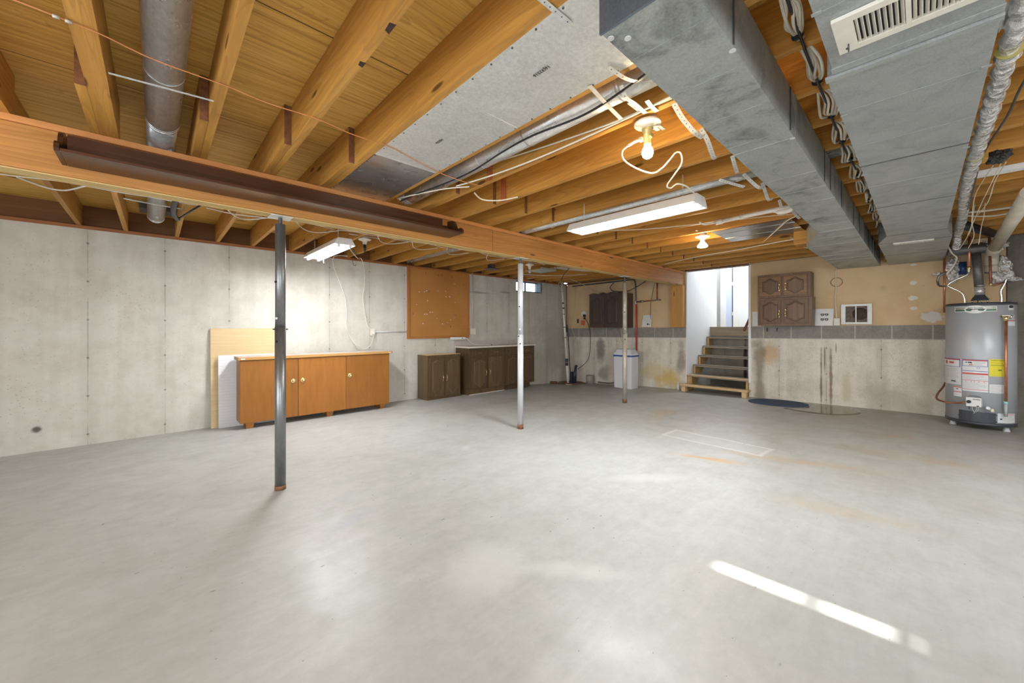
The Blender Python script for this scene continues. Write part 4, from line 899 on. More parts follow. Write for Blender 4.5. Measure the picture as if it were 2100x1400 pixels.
MB().lathe((2.738, YL-.053, 1.145), [(.018, 0), (.018, -.02), (.011, -.035)], 14, 1).build('plug', 'white', ot1)
outlet((4.905, YL, 1.16), 'y', 'ivory blank box at the foot of the vertical conduit', True, .135, .13)
tag(MB().cyl((2.78, 6.495, 1.17), (3.39, 6.495, 1.165), .009, 12).build('conduit', 'zinc'), 'grey conduit running sideways from the outlet to the pegboard', 'conduit')
tag(MB().cyl((4.905, 6.49, 1.225), (4.905, 6.49, 2.40), .011, 12).build('conduit', 'steelw'), 'vertical grey conduit right of the pegboard', 'conduit')
cable('power_cord', [(1.98, 5.55, 2.26), (2.02, 6.2, 2.35), (2.06, 6.38, 2.25), (2.116, 6.42, 2.118), (2.238, 6.43, 1.813), (2.285, 6.43, 1.497), (2.282, 6.43, 1.258), (2.386, 6.42, 1.016), (2.548, 6.42, .895), (2.673, 6.43, .935), (2.735, 6.445, 1.08), (2.738, 6.45, 1.13)], .006, 'cablew', 'white cord curving down the wall to the outlet, left strand', 'cord', parent=f2)
cable('power_cord', [(1.85, 5.1, 2.28), (2.1, 5.6, 2.30), (2.35, 6.1, 2.34), (2.50, 6.38, 2.40), (2.57, 6.44, 2.28), (2.585, 6.45, 1.95), (2.56, 6.45, 1.75), (2.60, 6.45, 1.45), (2.64, 6.455, 1.28), (2.70, 6.455, 1.21)], .006, 'cablew', 'white cord down the wall to the outlet, right strand', 'cord', parent=f2)
tag(MB().tube(smooth_path([(2.40, 6.505, 2.37), (2.40, 6.485, 2.36), (2.41, 6.47, 2.30), (2.44, 6.47, 2.28), (2.46, 6.48, 2.31)], 4), .004, 8).build('wall_hook', 'darksteel'), 'small wire hook at the wall top between the two white cords', 'hook')

# panels leaning behind the orange cabinet
zf = fz(1, 6.45)
def lean(x0, x1, ybot, ytop, z0, z1, th, name, m, label, cat):
    o = MB()._add([(x0, ybot, z0), (x1, ybot, z0), (x1, ytop, z1), (x0, ytop, z1), (x0, ybot+th, z0), (x1, ybot+th, z0), (x1, ytop+th, z1), (x0, ytop+th, z1)],
                  [(0, 1, 2, 3), (4, 7, 6, 5), (0, 4, 5, 1), (3, 2, 6, 7), (0, 3, 7, 4), (1, 5, 6, 2)]).build(name, m)
    tag(o, label, cat); return o
lean(.53, 1.33, 6.40, 6.475, zf, 1.236, .016, 'leaning_board', 'tan_panel', 'tall pale wood-grain board leaning on the wall behind the orange cabinet', 'panel')
lp = NT('white_ribbed', .45); s_ = lp.sep(lp.co()); rb_ = lp.math('FRACT', lp.math('MULTIPLY', s_[2], 26)); lp.bump(lp.ramp(rb_, [(0, 0.), (.1, 1.), (.9, 1.), (1, 0.)]), .6, .004); M['ribbed'] = lp.col((.74, .74, .76))
lean(.605, 1.25, 6.345, 6.385, zf, .875, .012, 'leaning_board', 'ribbed', 'low white ribbed board leaning behind the orange cabinet', 'panel')

# ---- orange cabinet
cz = fz(1.8, 6.1)
oc = thing('storage_cabinet', (1.82, 6.1, cz), 'long low orange-brown cabinet with three doors and brass knobs', 'cabinet')
MB().box((.795, 6.03, .0), (2.83, 6.32, .818)).build('body', 'orange', oc, .002)
MB().box((.77, 5.985, .82), (2.87, 6.34, .858)).build('top', 'orange_edge', oc, .003)
MB().box((.775, 6.0, .858), (2.865, 6.335, .8605)).build('top_surface', 'laminate', oc)
MB().box((.80, 5.981, .832), (.845, 5.985, .845)).box((2.80, 5.981, .832), (2.845, 5.985, .845)).each('sticker', 'white', oc)
for k, (a, b, kx) in enumerate(((.795, 1.468, 1.41), (1.473, 2.125, 1.53), (2.130, 2.82, 2.185))):
    dr = MB().box((a, 6.002, -.002), (b, 6.028, .812)).build('door', 'orange', oc, .002)
    kz = .50 if k < 2 else .512
    MB().lathe((kx, 6.002, kz), [(.033, 0), (.033, -.004), (.026, -.007)], 30, 1).lathe((kx, 5.995, kz), [(.008, 0), (.008, -.014), (.017, -.02), (.019, -.028), (.012, -.036), (.002, -.038)], 24, 1).build('knob', 'brass', dr)
for x in (.86, 1.86, 2.68):
    MB()._add([(x, 6.04, -.004), (x+.10, 6.04, -.004), (x+.075, 6.04, cz), (x+.005, 6.04, cz), (x, 6.09, -.004), (x+.10, 6.09, -.004), (x+.075, 6.09, cz), (x+.005, 6.09, cz)],
               [(0, 1, 2, 3), (4, 7, 6, 5), (0, 4, 5, 1), (3, 2, 6, 7), (0, 3, 7, 4), (1, 5, 6, 2)]).build('foot', 'orange', oc)
    MB().box((x+.01, 6.24, cz), (x+.07, 6.29, -.002)).build('foot', 'orange', oc)

# ---- arched-panel cabinet doors
def arch_pts(w, h, top, bot, n=14):      # half-width w, half-height h of an eyebrow panel centred on 0
    def prof(u, r):
        a = abs(u)/w
        if a > .86: return -r*.75
        t = a/.86; return r*(.5+.5*math.cos(math.pi*t))*1.0-r*.75*(1-(.5+.5*math.cos(math.pi*t)))
    P = []
    for i in range(n+1): u = -w+2*w*i/n; P.append((u, h+(prof(u, top) if top else 0)))
    for i in range(n+1): u = w-2*w*i/n; P.append((u, -h-(prof(u, bot) if bot else 0)))
    return P
def panel_door(Xf, u0, u1, z0, z1, parent, mf, mp, top, bot, b=.05, handle=None, hmat='brass', name='door', mg='groove'):
    d = MB(Xf).box((u0, 0, z0), (u1, .016, z1)).build(name, mf, parent, .003)
    cu, cz_ = (u0+u1)/2, (z0+z1)/2; w, h = (u1-u0)/2-b, (z1-z0)/2-b-max(top, bot)*.4
    P = arch_pts(w, h, top, bot); P2 = [(x*(1-.008/w), z*(1-.008/h)) for x, z in P]; P3 = [(x*(1-.030/w), z*(1-.030/h)) for x, z in P]
    n = len(P); g = MB(Xf)
    g._add([(cu+x, .0165, cz_+z) for x, z in P]+[(cu+x, .0185, cz_+z) for x, z in P], [tuple(range(n)), tuple(range(n, 2*n))[::-1]]+[(i, (i+1) % n, (i+1) % n+n, i+n) for i in range(n)])
    g.build('panel_groove', mg, d)
    g = MB(Xf); g._add([(cu+x, .0185, cz_+z) for x, z in P2]+[(cu+x, .0235, cz_+z) for x, z in P3], [tuple(range(n)), tuple(range(n, 2*n))[::-1]]+[(i, (i+1) % n, (i+1) % n+n, i+n) for i in range(n)])
    g.build('raised_panel', mp, d)
    if handle:
        hu, hz, orient = handle; g = MB(Xf); L = .045
        if orient == 'v':
            g.tube(smooth_path([(hu, .016, hz-L), (hu, .034, hz-L*.75), (hu, .040, hz), (hu, .034, hz+L*.75), (hu, .016, hz+L)], 5), [.0035+.0022*math.sin(math.pi*i/20) for i in range(21)], 8)
            for s_ in (-1, 1): g.box((hu-.007, .016, hz+s_*L-.012), (hu+.007, .0175, hz+s_*L+.012))
        else:
            g.tube(smooth_path([(hu-L, .016, hz), (hu-L*.75, .034, hz), (hu, .040, hz), (hu+L*.75, .034, hz), (hu+L, .016, hz)], 5), .005, 8)
        g.build('handle', hmat, d)
    return d
def FY(x, y, z=0): return Matrix(((1, 0, 0, x), (0, -1, 0, y), (0, 0, 1, z), (0, 0, 0, 1)))      # front faces -Y
def FX(x, y, z=0): return Matrix(((0, -1, 0, x), (-1, 0, 0, y), (0, 0, 1, z), (0, 0, 0, 1)))     # front faces -X, u runs to -Y

# small dark cabinet on the floor
zc1 = fz(3.9, 6.2)
k1 = thing('oak_cabinet', (3.94, 6.3, zc1), 'small dark oak two-door cabinet on the floor, lower than its neighbour', 'cabinet')
MB().box((3.60, 6.125, zc1+.002), (4.335, 6.47, .735)).build('body', 'oakdark', k1, .002)
MB().box((3.60, 6.125, .736), (4.335, 6.47, .740)).build('top', 'tan_panel', k1)
Xf = FY(0, 6.12)
panel_door(Xf, 3.635, 3.958, zc1+.05, .70, k1, 'oakdark', 'oakdark', .02, .045, .055, (3.925, .30, 'v'), mg='worn_highlight')
panel_door(Xf, 3.975, 4.30, zc1+.05, .70, k1, 'oakdark', 'oakdark', .02, .045, .055, (4.008, .30, 'v'), mg='worn_highlight')
# long dark base cabinet
zc2 = fz(5.3, 6.2)
k2 = thing('base_cabinet', (5.35, 6.2, zc2), 'long dark oak base cabinet with drawers below the pale countertop', 'cabinet')
MB().box((4.475, 6.035, zc2+.10), (6.32, 6.48, .838)).build('body', 'oakdark', k2, .002)
MB().box((4.475, 6.04, zc2+.002), (5.40, 6.44, zc2+.0995)).build('plinth', 'oakdark', k2)
MB().box((5.40, 6.10, zc2+.002), (6.24, 6.44, zc2+.0995)).build('plinth', 'oakdark', k2)
MB().box((4.475, 6.03, zc2+.002), (5.40, 6.038, zc2+.02)).build('shoe_moulding', 'laminate', k2)
Xf = FY(0, 6.033)
us = [(4.53, 4.925), (4.955, 5.35), (5.44, 5.835), (5.865, 6.26)]
for i, (a, b) in enumerate(us):
    d = MB(Xf).box((a, 0, .68), (b, .018, .80)).build('drawer', 'oakdark', k2, .004)
    MB(Xf).box((a+.03, .018, .705), (b-.03, .0215, .775)).build('raised_panel', 'oakdark', d, .002)
    MB(Xf).tube(smooth_path([((a+b)/2-.045, .0215, .74), ((a+b)/2-.035, .04, .74), ((a+b)/2+.035, .04, .74), ((a+b)/2+.045, .0215, .74)], 4), .005, 8).build('handle', 'brass', d)
    panel_door(Xf, a, b, .03, .65, k2, 'oakdark', 'oakdark', .02, .045, .055, ((b-.035) if i % 2 == 0 else (a+.035), .34, 'v'), mg='worn_highlight')
ct = thing('countertop', (5.35, 6.2, .84), 'pale laminate countertop with low backsplash on the dark base cabinet', 'countertop')
MB().box((4.455, 6.01, .8385), (6.345, 6.50, .842)).box((4.455, 6.005, .842), (6.345, 6.50, .868)).build('slab', 'laminate_w', ct, .003)
MB().box((4.46, 6.02, .8682), (6.34, 6.478, .8695)).build('surface', 'laminate', ct)
MB().box((4.455, 6.48, .8695), (6.13, 6.498, .965)).build('backsplash', 'laminate', ct, .002)
ps_ = thing('power_strip', (4.49, 6.42, 1.03), 'short white light strip above the countertop at the pegboard corner', 'power strip')
MB().box((4.33, 6.40, 1.003), (4.66, 6.468, 1.052)).build('case', 'white', ps_, .004)
MB().box((4.565, 6.396, 1.02), (4.585, 6.40, 1.035)).build('switch', 'black', ps_)
cable('power_cord', [(4.655, 6.42, 1.045), (4.72, 6.40, 1.0), (4.80, 6.37, .92), (4.90, 6.33, .884), (5.10, 6.30, .875), (5.25, 6.28, .876), (5.42, 6.30, .876)], .006, 'white', 'white cord and plug lying on the pale countertop', 'cord', parent=ps_)
MB().cyl((5.22, 6.24, .878), (5.26, 6.27, .878), .009, 10).build('plug', 'black', ps_)

# ================================================================== SUMP CORNER
sz = fz(7.75, 6.1)
sp = thing('sump_cover', (7.75, 6.1, sz), 'round rusty brown sump pit cover in the back left corner', 'pit cover')
ring = MB().lathe((7.75, 6.1, sz-.01), [(.355, 0), (.37, .012), (.37, .026), (.355, .032), (.33, .032), (.33, .022), (.002, .020)], 48).build('cover', plain('rusty_cover', (.20, .12, .08), .7, 0, .4, 8), sp)
MB().lathe((7.75, 6.1, sz+.0145), [(.21, 0), (.21, .006), (.12, .007)], 36).build('rusty_plate', 'rust', sp)
MB().tube([(7.40+.0, 6.0, sz+.03), (7.42, 5.93, sz+.03), (7.47, 5.86, sz+.03)], .006, 8).build('pale_rim', 'pvc', sp)
tag(MB().lathe((7.42, 6.40, fz(7.42, 6.40)+.002), [(.085, 0), (.09, .03), (.088, .055), (.02, .058)], 28).build('rusty_can', 'rust'), 'low rust-red round cap beside the sump pit', 'cap')
dp = thing('discharge_pipe', (7.70, 6.22, sz), 'tall white discharge pipe with black coupling rising from the sump', 'pipe')
MB().cyl((7.70, 6.165, sz+.01), (7.70, 6.195, .30), .027, 18).build('lower_pipe', 'pvc', dp)
MB().cyl((7.70, 6.205, .42), (7.70, 6.37, 2.42), .027, 18).build('upper_pipe', 'pvc', dp)
MB().lathe((7.70, 6.20, .27), [(.036, 0), (.041, .02), (.036, .04), (.042, .06), (.042, .09), (.037, .11), (.042, .14), (.042, .165), (.034, .18)], 24).build('rubber_coupling', 'bluebk', dp)
MB().lathe((7.70, 6.2, .345), [(.0432, 0), (.0432, .014)], 24).build('hose_clamp', 'chrome', dp)
s = MB()
for z in (.98, 1.25, 1.58, 1.73, 1.86): y = 6.205+(z-.42)*.0825; s.lathe((7.70, y, z), [(.0285, 0), (.0285, .016 if z < 1.7 else .03)], 20)
s.each('black_mark', 'black', dp)
MB().lathe((7.70, 6.352, 2.17), [(.055, 0), (.058, .006), (.03, .012)], 24).build('flange', 'steelt', dp)
pm = thing('sump_pump_switch', (7.77, 6.02, sz), 'black upright pump float switch standing in the sump', 'pump')
MB().box((7.72, 6.05, sz+.012), (7.80, 6.13, .12)).build('housing', 'bluebk', pm, .008)
MB().tube([(7.75, 6.0, sz+.02), (7.76, 5.99, .05), (7.76, 5.96, .26)], [.05, .045, .028], 14).build('float_rod', 'bluebk', pm)
MB().lathe((7.76, 5.95, .25), [(.03, 0), (.045, .015), (.02, .05)], 16).build('cap', 'bluebk', pm)
cable('power_cord', [(7.76, 5.90, .20), (7.95, 5.72, .45), (8.02, 5.70, .95), (8.05, 5.78, 1.3), (8.07, 5.905, 1.48)], .007, 'black', 'dark cord from the sump up to the round wall socket', 'cord', parent=pm)
ws = thing('wall_socket', (8.10, 5.94, 1.57), 'round white wall socket with black and orange plugs above the sump', 'socket')
MB().lathe((8.105, 5.96, 1.595), [(.085, 0), (.085, -.012), (.07, -.022)], 32, 0).build('round_plate', 'white', ws)
MB().box((8.035, 5.89, 1.52), (8.09, 5.95, 1.58)).box((8.05, 5.90, 1.46), (8.09, 5.94, 1.505)).each('plug', 'black', ws, .004)
MB().box((8.045, 5.93, 1.30), (8.09, 6.01, 1.43)).build('orange_tag', plain('orange_red', (.66, .16, .07), .5), ws, .004)
tag(MB().box((8.085, 6.135, 1.36), (8.108, 6.165, 1.47)).build('wall_plate', 'black'), 'small black slot plate left of the round wall socket', 'plate')
pjj = thing('grey_conduit', (8.05, 6.48, 1.2), 'thin rusty grey conduit down the back left corner to a small box', 'conduit')
MB().cyl((8.04, 6.485, 1.25), (8.04, 6.485, 2.36), .011, 10).build('pipe', 'copperd', pjj)
MB().box((8.0, 6.45, 1.12), (8.06, 6.508, 1.26)).build('box', 'darksteel', pjj, .004)
tag(MB().bar((7.86, 6.20, sz+.02), (7.95, 6.38, 1.32), .02, .02).build('dark_rod', 'darksteel'), 'slim dark rod standing upright right of the discharge pipe', 'rod')
tag(MB().lathe((7.98, 5.68, fz(7.98, 5.68)), [(.10, 0), (.10, .20), (.092, .21)], 24).build('concrete_stub', plain('stub_concrete', (.36, .34, .30), .9, 0, .15, 9)), 'short grey concrete stub against the back wall by the sump', 'stub')
cable('wire', [(8.06, 6.20, 2.32), (8.07, 6.22, 1.9), (8.07, 6.26, 1.6), (8.06, 6.32, 1.25), (8.06, 6.16, .9), (8.05, 6.1, .6)], .005, 'cable_tan', 'tan wire hanging on the wall left of the round socket', 'wire')
cable('cable', [(7.2, 5.7, 2.40), (7.5, 5.55, 2.28), (7.8, 5.5, 2.18), (8.0, 5.3, 2.10)], .007, 'cable_tan', 'tan cable slanting from joists to the dark wall cupboard')
cable('cable', [(7.0, 5.8, 2.36), (7.25, 6.1, 2.31), (7.5, 6.3, 2.30), (7.68, 6.35, 2.22)], .007, 'cable_tan', 'tan cable looping to the top of the discharge pipe')
cable('hose', [(7.62, 4.68, .03), (7.7, 4.85, -.03), (7.85, 5.1, -.075), (7.98, 5.45, -.10)], .011, 'black', 'black drain hose on the floor behind the white tank', 'hose')

# dark wall cupboard
zb_ = 1.243
wc = thing('wall_cupboard', (7.95, 5.1, zb_), 'dark blue-brown wall cupboard with two arched doors above the block ledge', 'cupboard')
MB().box((7.83, 4.56, zb_), (8.092, 5.60, 2.035)).build('body', 'oakblue', wc, .003)
MB().prism([(4.56, 2.035), (5.60, 2.035)]+[(5.60-1.04*i/24, 2.05+.03*abs(math.sin(i*math.pi/6))) for i in range(25)], (7.815, 7.83), 0).build('scalloped_rail', 'oakblue', wc)
Xf = FX(7.828, 0)
panel_door(Xf, -5.56, -5.16, zb_+.02, 2.0, wc, 'oakblue', 'oakblue', .05, 0, .055, (-5.185, 1.60, 'v'), 'darksteel')
panel_door(Xf, -5.14, -4.74, zb_+.02, 2.0, wc, 'oakblue', 'oakblue', .05, 0, .055, (-5.115, 1.60, 'v'), 'darksteel')
# water softener
sx, sy = 7.50, 4.31; z0 = -.088
ws_ = thing('water_softener', (7.66, 4.5, z0), 'white rectangular tank with a blue band under its lid, behind the tan post', 'water softener')
def rbox(mb, x0, x1, y0, y1, za, zb2, r, t=0.):
    pts = []
    for cx, cy, a0 in ((x1-r, y1-r, 0), (x0+r, y1-r, 90), (x0+r, y0+r, 180), (x1-r, y0+r, 270)):
        for k in range(5): a = R(a0+22.5*k); pts.append((cx+r*math.cos(a), cy+r*math.sin(a)))
    n = len(pts); mx, my = (x0+x1)/2, (y0+y1)/2
    mb._add([(x, y, za) for x, y in pts]+[(mx+(x-mx)*(1+t), my+(y-my)*(1+t), zb2) for x, y in pts], [tuple(range(n))[::-1], tuple(range(n, 2*n))]+[(i, (i+1) % n, (i+1) % n+n, i+n) for i in range(n)])
    return mb
rbox(MB(), 7.49, 7.80, 4.27, 4.70, z0, .605, .03, .04).build('salt_tank', 'soft', ws_)
rbox(MB(), 7.475, 7.815, 4.25, 4.72, .606, .640, .035).build('blue_band', 'blue', ws_)
rbox(MB(), 7.48, 7.81, 4.255, 4.715, .641, .70, .035, -.10).build('lid_rim', 'soft', ws_)
rbox(MB(), 7.52, 7.80, 4.29, 4.70, .701, .765, .05, -.12).build('lid', 'soft', ws_)
MB().box((7.54, 4.55, .7655), (7.60, 4.65, .770)).build('control_panel', 'blue', ws_)
for i, y in enumerate((4.475, 4.435)):
    t = thing('supply_pipe', (8.05, y, .7), ['red pipe rising from the white tank, left one', 'red pipe rising from the white tank, right one'][i], 'pipe')
    MB().cyl((8.05, y+(.01 if i else -.015), .72), (8.05, 4.465 if i == 0 else 4.45, 1.78), .013, 12).build('red_pipe', 'red', t)
    if i == 0: MB().tube(smooth_path([(8.05, 4.465, 1.78), (8.05, 4.475, 2.1), (8.05, 4.49, 2.28), (8.05, 4.56, 2.35), (8.05, 5.0, 2.345), (8.05, 5.6, 2.34), (8.05, 6.3, 2.33)], 6), .014, 12).build('dark_pipe', 'darksteel', t)
t = thing('pipe_branch', (8.04, 4.2, 1.82), 'dark pipe branch with valve running right from the red pipes', 'pipe')
MB().cyl((8.04, 4.46, 1.83), (8.04, 3.87, 1.85), .013, 12).tube([(8.04, 3.955, 1.85), (8.04, 3.955, 2.26)], .014, 12).build('pipe_run', 'copperd', t)
MB().cyl((8.04, 4.36, 1.835), (8.04, 4.28, 1.838), .022, 14).box((8.02, 3.90, 1.835), (8.06, 3.98, 1.865)).each('valve', 'steel', t)
MB().cyl((8.04, 4.47, 1.78), (8.04, 4.47, 1.86), .02, 12).build('tee', 'zinc', t)
cable('cable', [(7.9, 4.95, 2.30), (7.9, 5.05, 2.2), (7.88, 4.95, 2.10), (7.85, 4.7, 2.075), (7.88, 4.5, 2.10), (7.92, 4.2, 2.25), (7.95, 4.05, 2.36)], .009, 'black', 'black cable looped over the dark wall cupboard')
cable('wire', [(8.07, 4.0, 2.30), (8.08, 4.05, 2.15), (8.08, 4.12, 1.8), (8.08, 4.13, 1.5), (8.08, 4.11, 1.37)], .005, 'darksteel', 'thin dark wire dangling between dark pipe and paper sheet', 'wire')
cable('wire', [(8.06, 4.95, 1.25), (8.07, 4.9, 1.1), (8.07, 4.85, .95), (8.06, 4.75, .8)], .003, 'darksteel', 'thin black wire below the dark wall cupboard', 'wire')
pp1 = thing('notice_sheet', (8.05, 4.2, 1.25), 'white printed paper sheet leaning on the ledge beside the red pipes', 'paper')
MB()._add([(8.05, 4.335, 1.256), (8.05, 4.10, 1.258), (8.09, 4.105, 1.525), (8.09, 4.30, 1.525), (8.052, 4.335, 1.256), (8.052, 4.10, 1.258), (8.092, 4.105, 1.525), (8.092, 4.30, 1.525)], [(0, 1, 2, 3), (4, 7, 6, 5), (0, 4, 5, 1), (3, 2, 6, 7), (0, 3, 7, 4), (1, 5, 6, 2)]).build('page', 'white', pp1)
def sheet_x(z): return 8.05+(z-1.256)*.1487
for k in range(6):
    z = 1.49-.022*k; MB().box((sheet_x(z)-.0015, 4.13, z-.003), (sheet_x(z)-.0005, 4.28 if k else 4.24, z+.001)).build('printed_line', 'labelg', pp1)
MB().box((sheet_x(1.32)-.003, 4.17, 1.30), (sheet_x(1.32)-.0005, 4.20, 1.34)).box((sheet_x(1.32)-.003, 4.14, 1.30), (sheet_x(1.32)-.0005, 4.155, 1.33)).build('printed_mark', 'ink', pp1)

# ================================================================== STAIRS
sr = thing('staircase', (8.6, 2.78, 0), 'open wooden staircase of seven steps rising through the wall opening', 'stairs')
TR = [(7.84, .09), (8.08, .27), (8.39, .455), (8.66, .645), (8.91, .84), (9.15, 1.04)]
for i, (x, z) in enumerate(TR):
    y0, y1 = (2.20, 3.335)
    if i == 0: y0, y1 = 2.17, 3.375
    m = 'step_new' if i == 0 else 'step'
    xr = .12 if i == 0 else 0
    xb = x+.30 if i else 8.092
    MB()._add([(x, y1, z-.038), (xb, y1, z-.038), (xb, y0, z-.038), (x+xr*.6, y0, z-.038), (x, y1, z), (xb, y1, z), (xb, y0, z), (x+xr*.6, y0, z)], [(0, 3, 2, 1), (4, 5, 6, 7), (0, 1, 5, 4), (1, 2, 6, 5), (2, 3, 7, 6), (3, 0, 4, 7)]).build('tread', m, sr, .004)
    if i: MB().box((x+.004, y0+.002, z-.010), (x-.006, y1-.01, z+.003)).build('metal_nosing', 'darksteel' if i > 1 else 'step_new', sr)
def stringer(y, m='stringer'):
    P = [(7.99, fz(8, 3)), (7.99, .05), (8.08, .05), (8.10, .23), (8.40, .23), (8.40, .415), (8.67, .415), (8.67, .605), (8.92, .605), (8.92, .80), (9.16, .80), (9.16, 1.0), (9.37, 1.0), (9.37, .75), (8.32, -.05)]
    n = len(P); MB()._add([(x, y, z) for x, z in P]+[(x, y+.038, z) for x, z in P], [tuple(range(n)), tuple(range(n, 2*n))[::-1]]+[(i, (i+1) % n, (i+1) % n+n, i+n) for i in range(n)]).build('stringer', m, sr)
stringer(3.285); stringer(2.21)
for y in (3.29, 2.19): MB().box((7.90, y, fz(7.9, y)), (7.99, y+.075, .052)).build('front_block', 'step_new', sr)
MB().box((8.10, 3.24, .055), (8.14, 3.33, .228)).build('support_block', 'stringer', sr)
hr = thing('handrail', (8.2, 2.22, 1.3), 'short reddish-brown handrail end at the right of the stair opening', 'handrail')
MB().tube([(7.99, 2.245, 1.195), (8.5, 2.235, 1.575), (9.2, 2.235, 2.10)], .022, 14).build('rail', plain('red_brown_paint', (.17, .055, .035), .4), hr)
MB().tube([(8.20, 2.24, 1.34), (8.20, 2.215, 1.30), (8.20, 2.198, 1.30)], .008, 8).build('bracket', 'darksteel', hr)
tag(MB().lathe((8.03, 3.49, fz(8.03, 3.49)), [(.03, 0), (.032, .10), (.012, .13), (.012, .165)], 14).build('small_bottle', 'white'), 'small white bottle on the floor left of the bottom step', 'bottle')

# ================================================================== BACK WALL, RIGHT PART
ob = thing('oak_wall_cabinet', (7.95, 1.6, 1.27), 'upper brown oak wall cabinet with two arched doors, top of the pair', 'cabinet')
zm = 1.757
MB().box((7.815, 1.235, zm+.002), (8.095, 1.985, 2.165)).build('body', 'oakmid', ob, .003)
Xf = FX(7.813, 0)
panel_door(Xf, -1.955, -1.635, zm+.035, 2.125, ob, 'oakmid_h', 'oakmid', .028, .028, .045, (-1.662, 1.93, 'v'))
panel_door(Xf, -1.60, -1.28, zm+.035, 2.125, ob, 'oakmid_h', 'oakmid', .028, .028, .045, (-1.573, 1.945, 'v'))
oc2 = thing('oak_wall_cabinet', (7.95, 1.6, 1.27), 'lower brown oak wall cabinet with two arched doors, resting on the block ledge', 'cabinet')
MB().box((7.815, 1.215, 1.277), (8.095, 1.985, zm)).build('body', 'oakmid', oc2, .003)
panel_door(Xf, -1.95, -1.635, 1.315, zm-.035, oc2, 'oakmid', 'oakmid', .028, .028, .045, (-1.662, 1.48, 'v'))
panel_door(Xf, -1.60, -1.265, 1.315, zm-.035, oc2, 'oakmid', 'oakmid', .028, .028, .045, (-1.573, 1.495, 'v'))
tag(MB().box((8.085, 2.0, 1.27), (8.105, 2.14, 1.54)).build('white_board', 'white'), 'small plain white board between stair opening and oak cabinets', 'board')
for i, y in enumerate((1.90, 1.75)):
    tag(MB().tube(smooth_path([(8.09, y, 1.235), (8.07, y, 1.23), (8.06, y, 1.20), (8.07, y, 1.18)], 4), .007, 8).build('ledge_hook', 'black'), ['black hook under the lower oak cabinet, left one', 'black hook under the lower oak cabinet, right one'][i], 'hook')
pp2 = thing('template_sheet', (8.08, 1.09, 1.27), 'white paper sheet with two pairs of black printed goggles-like drawings', 'paper')
MB()._add([(8.045, 1.225, 1.276), (8.045, .985, 1.277), (8.09, .975, 1.555), (8.09, 1.21, 1.56), (8.047, 1.225, 1.276), (8.047, .985, 1.277), (8.092, .975, 1.555), (8.092, 1.21, 1.56)], [(0, 1, 2, 3), (4, 7, 6, 5), (0, 4, 5, 1), (3, 2, 6, 7), (0, 3, 7, 4), (1, 5, 6, 2)]).build('page', 'white', pp2)
for z in (1.46, 1.38):
    x = 8.045+(z-1.276)*.16-.0015; s = MB(); 
    for dy in (-.027, .027):
        s.tube([(x, 1.093+dy+.018*math.cos(a), z-.004+.013*math.sin(a)) for a in [i*math.pi/6 for i in range(13)]], .0058, 6, False)
        s.box((x-.001, 1.093+dy-.012, z-.024), (x+.001, 1.093+dy-.002, z-.006))
    s.box((x-.001, 1.04, z+.009), (x+.001, 1.146, z+.016)).build('printed_drawing', 'ink', pp2)
outlet((8.098, .935, 1.338), 'x', 'ivory outlet on the ledge between paper sheet and white frame')
cable('cable', [(8.085, .95, 2.19), (8.09, .953, 2.02), (8.09, .948, 1.85), (8.085, .96, 1.72), (8.085, .95, 1.55), (8.075, .94, 1.40)], .006, 'cream', 'cream cable down the tan wall to the ivory outlet')
tag(MB().tube([(8.098, .942+.072*math.cos(a), 1.985+.072*math.sin(a)) for a in [i*math.pi/16 for i in range(33)]], .006, 8, False).build('wire_ring', plain('tan_ring', (.42, .27, .13), .6)), 'brown ring hanging on the tan wall around the cream cable', 'ring')
ff = thing('wall_frame', (8.08, .70, 1.3), 'white framed opening with brown mesh and round dark hole on the ledge', 'frame')
MB().box((8.06, .52, 1.298), (8.10, .575, 1.618)).box((8.06, .83, 1.298), (8.10, .885, 1.618)).box((8.06, .575, 1.582), (8.10, .83, 1.618)).box((8.06, .575, 1.298), (8.10, .83, 1.332)).build('frame', 'white', ff, .004)
MB().box((8.078, .575, 1.332), (8.097, .83, 1.582)).build('mesh_panel', plain('grey_brown_mesh', (.16, .125, .10), .9, 0, .35, 60, .4), ff)
MB().lathe((8.076, .655, 1.462), [(.002, 0), (.095, 0), (.095, .003)], 40, 0).build('round_hole', 'foamdark', ff)
MB().box((8.055, .698, 1.332), (8.062, .712, 1.582)).build('bar', 'white', ff)
# rug and puddle
def floor_patch(pts, c, top, name, m, skirt=.05):      # a thin sheet that follows the uneven floor
    n = len(pts); vs = []; fs = []; K = 6
    for k in range(K+1):
        for x, y in pts:
            q = (K-k)/K*.98+.02; xx, yy_ = c[0]+(x-c[0])*q, c[1]+(y-c[1])*q; vs.append((xx, yy_, fz(xx, yy_)+top-(.3*top if k == 0 else 0)))
    for k in range(K):
        for i in range(n): fs.append((k*n+i, k*n+(i+1) % n, (k+1)*n+(i+1) % n, (k+1)*n+i))
    fs.append(tuple(K*n+i for i in range(n)))
    b0 = len(vs); vs += [(x, y, fz(x, y)-.002) for x, y in pts]
    for i in range(n): fs.append((i, (i+1) % n, b0+(i+1) % n, b0+i))
    fs.append(tuple(b0+i for i in range(n)))
    return MB()._add(vs, fs, True).build(name, m)
pts = []
for i in range(48):
    a = 2*math.pi*i/48; pts.append((7.72+.345*math.copysign(abs(math.cos(a))**.9, math.cos(a)), 1.67+.42*math.copysign(abs(math.sin(a))**.9, math.sin(a))))
tag(floor_patch(pts, (7.72, 1.67), .014, 'oval_rug', 'mat'), 'dark navy oval rug on the floor beside the bottom step', 'rug')
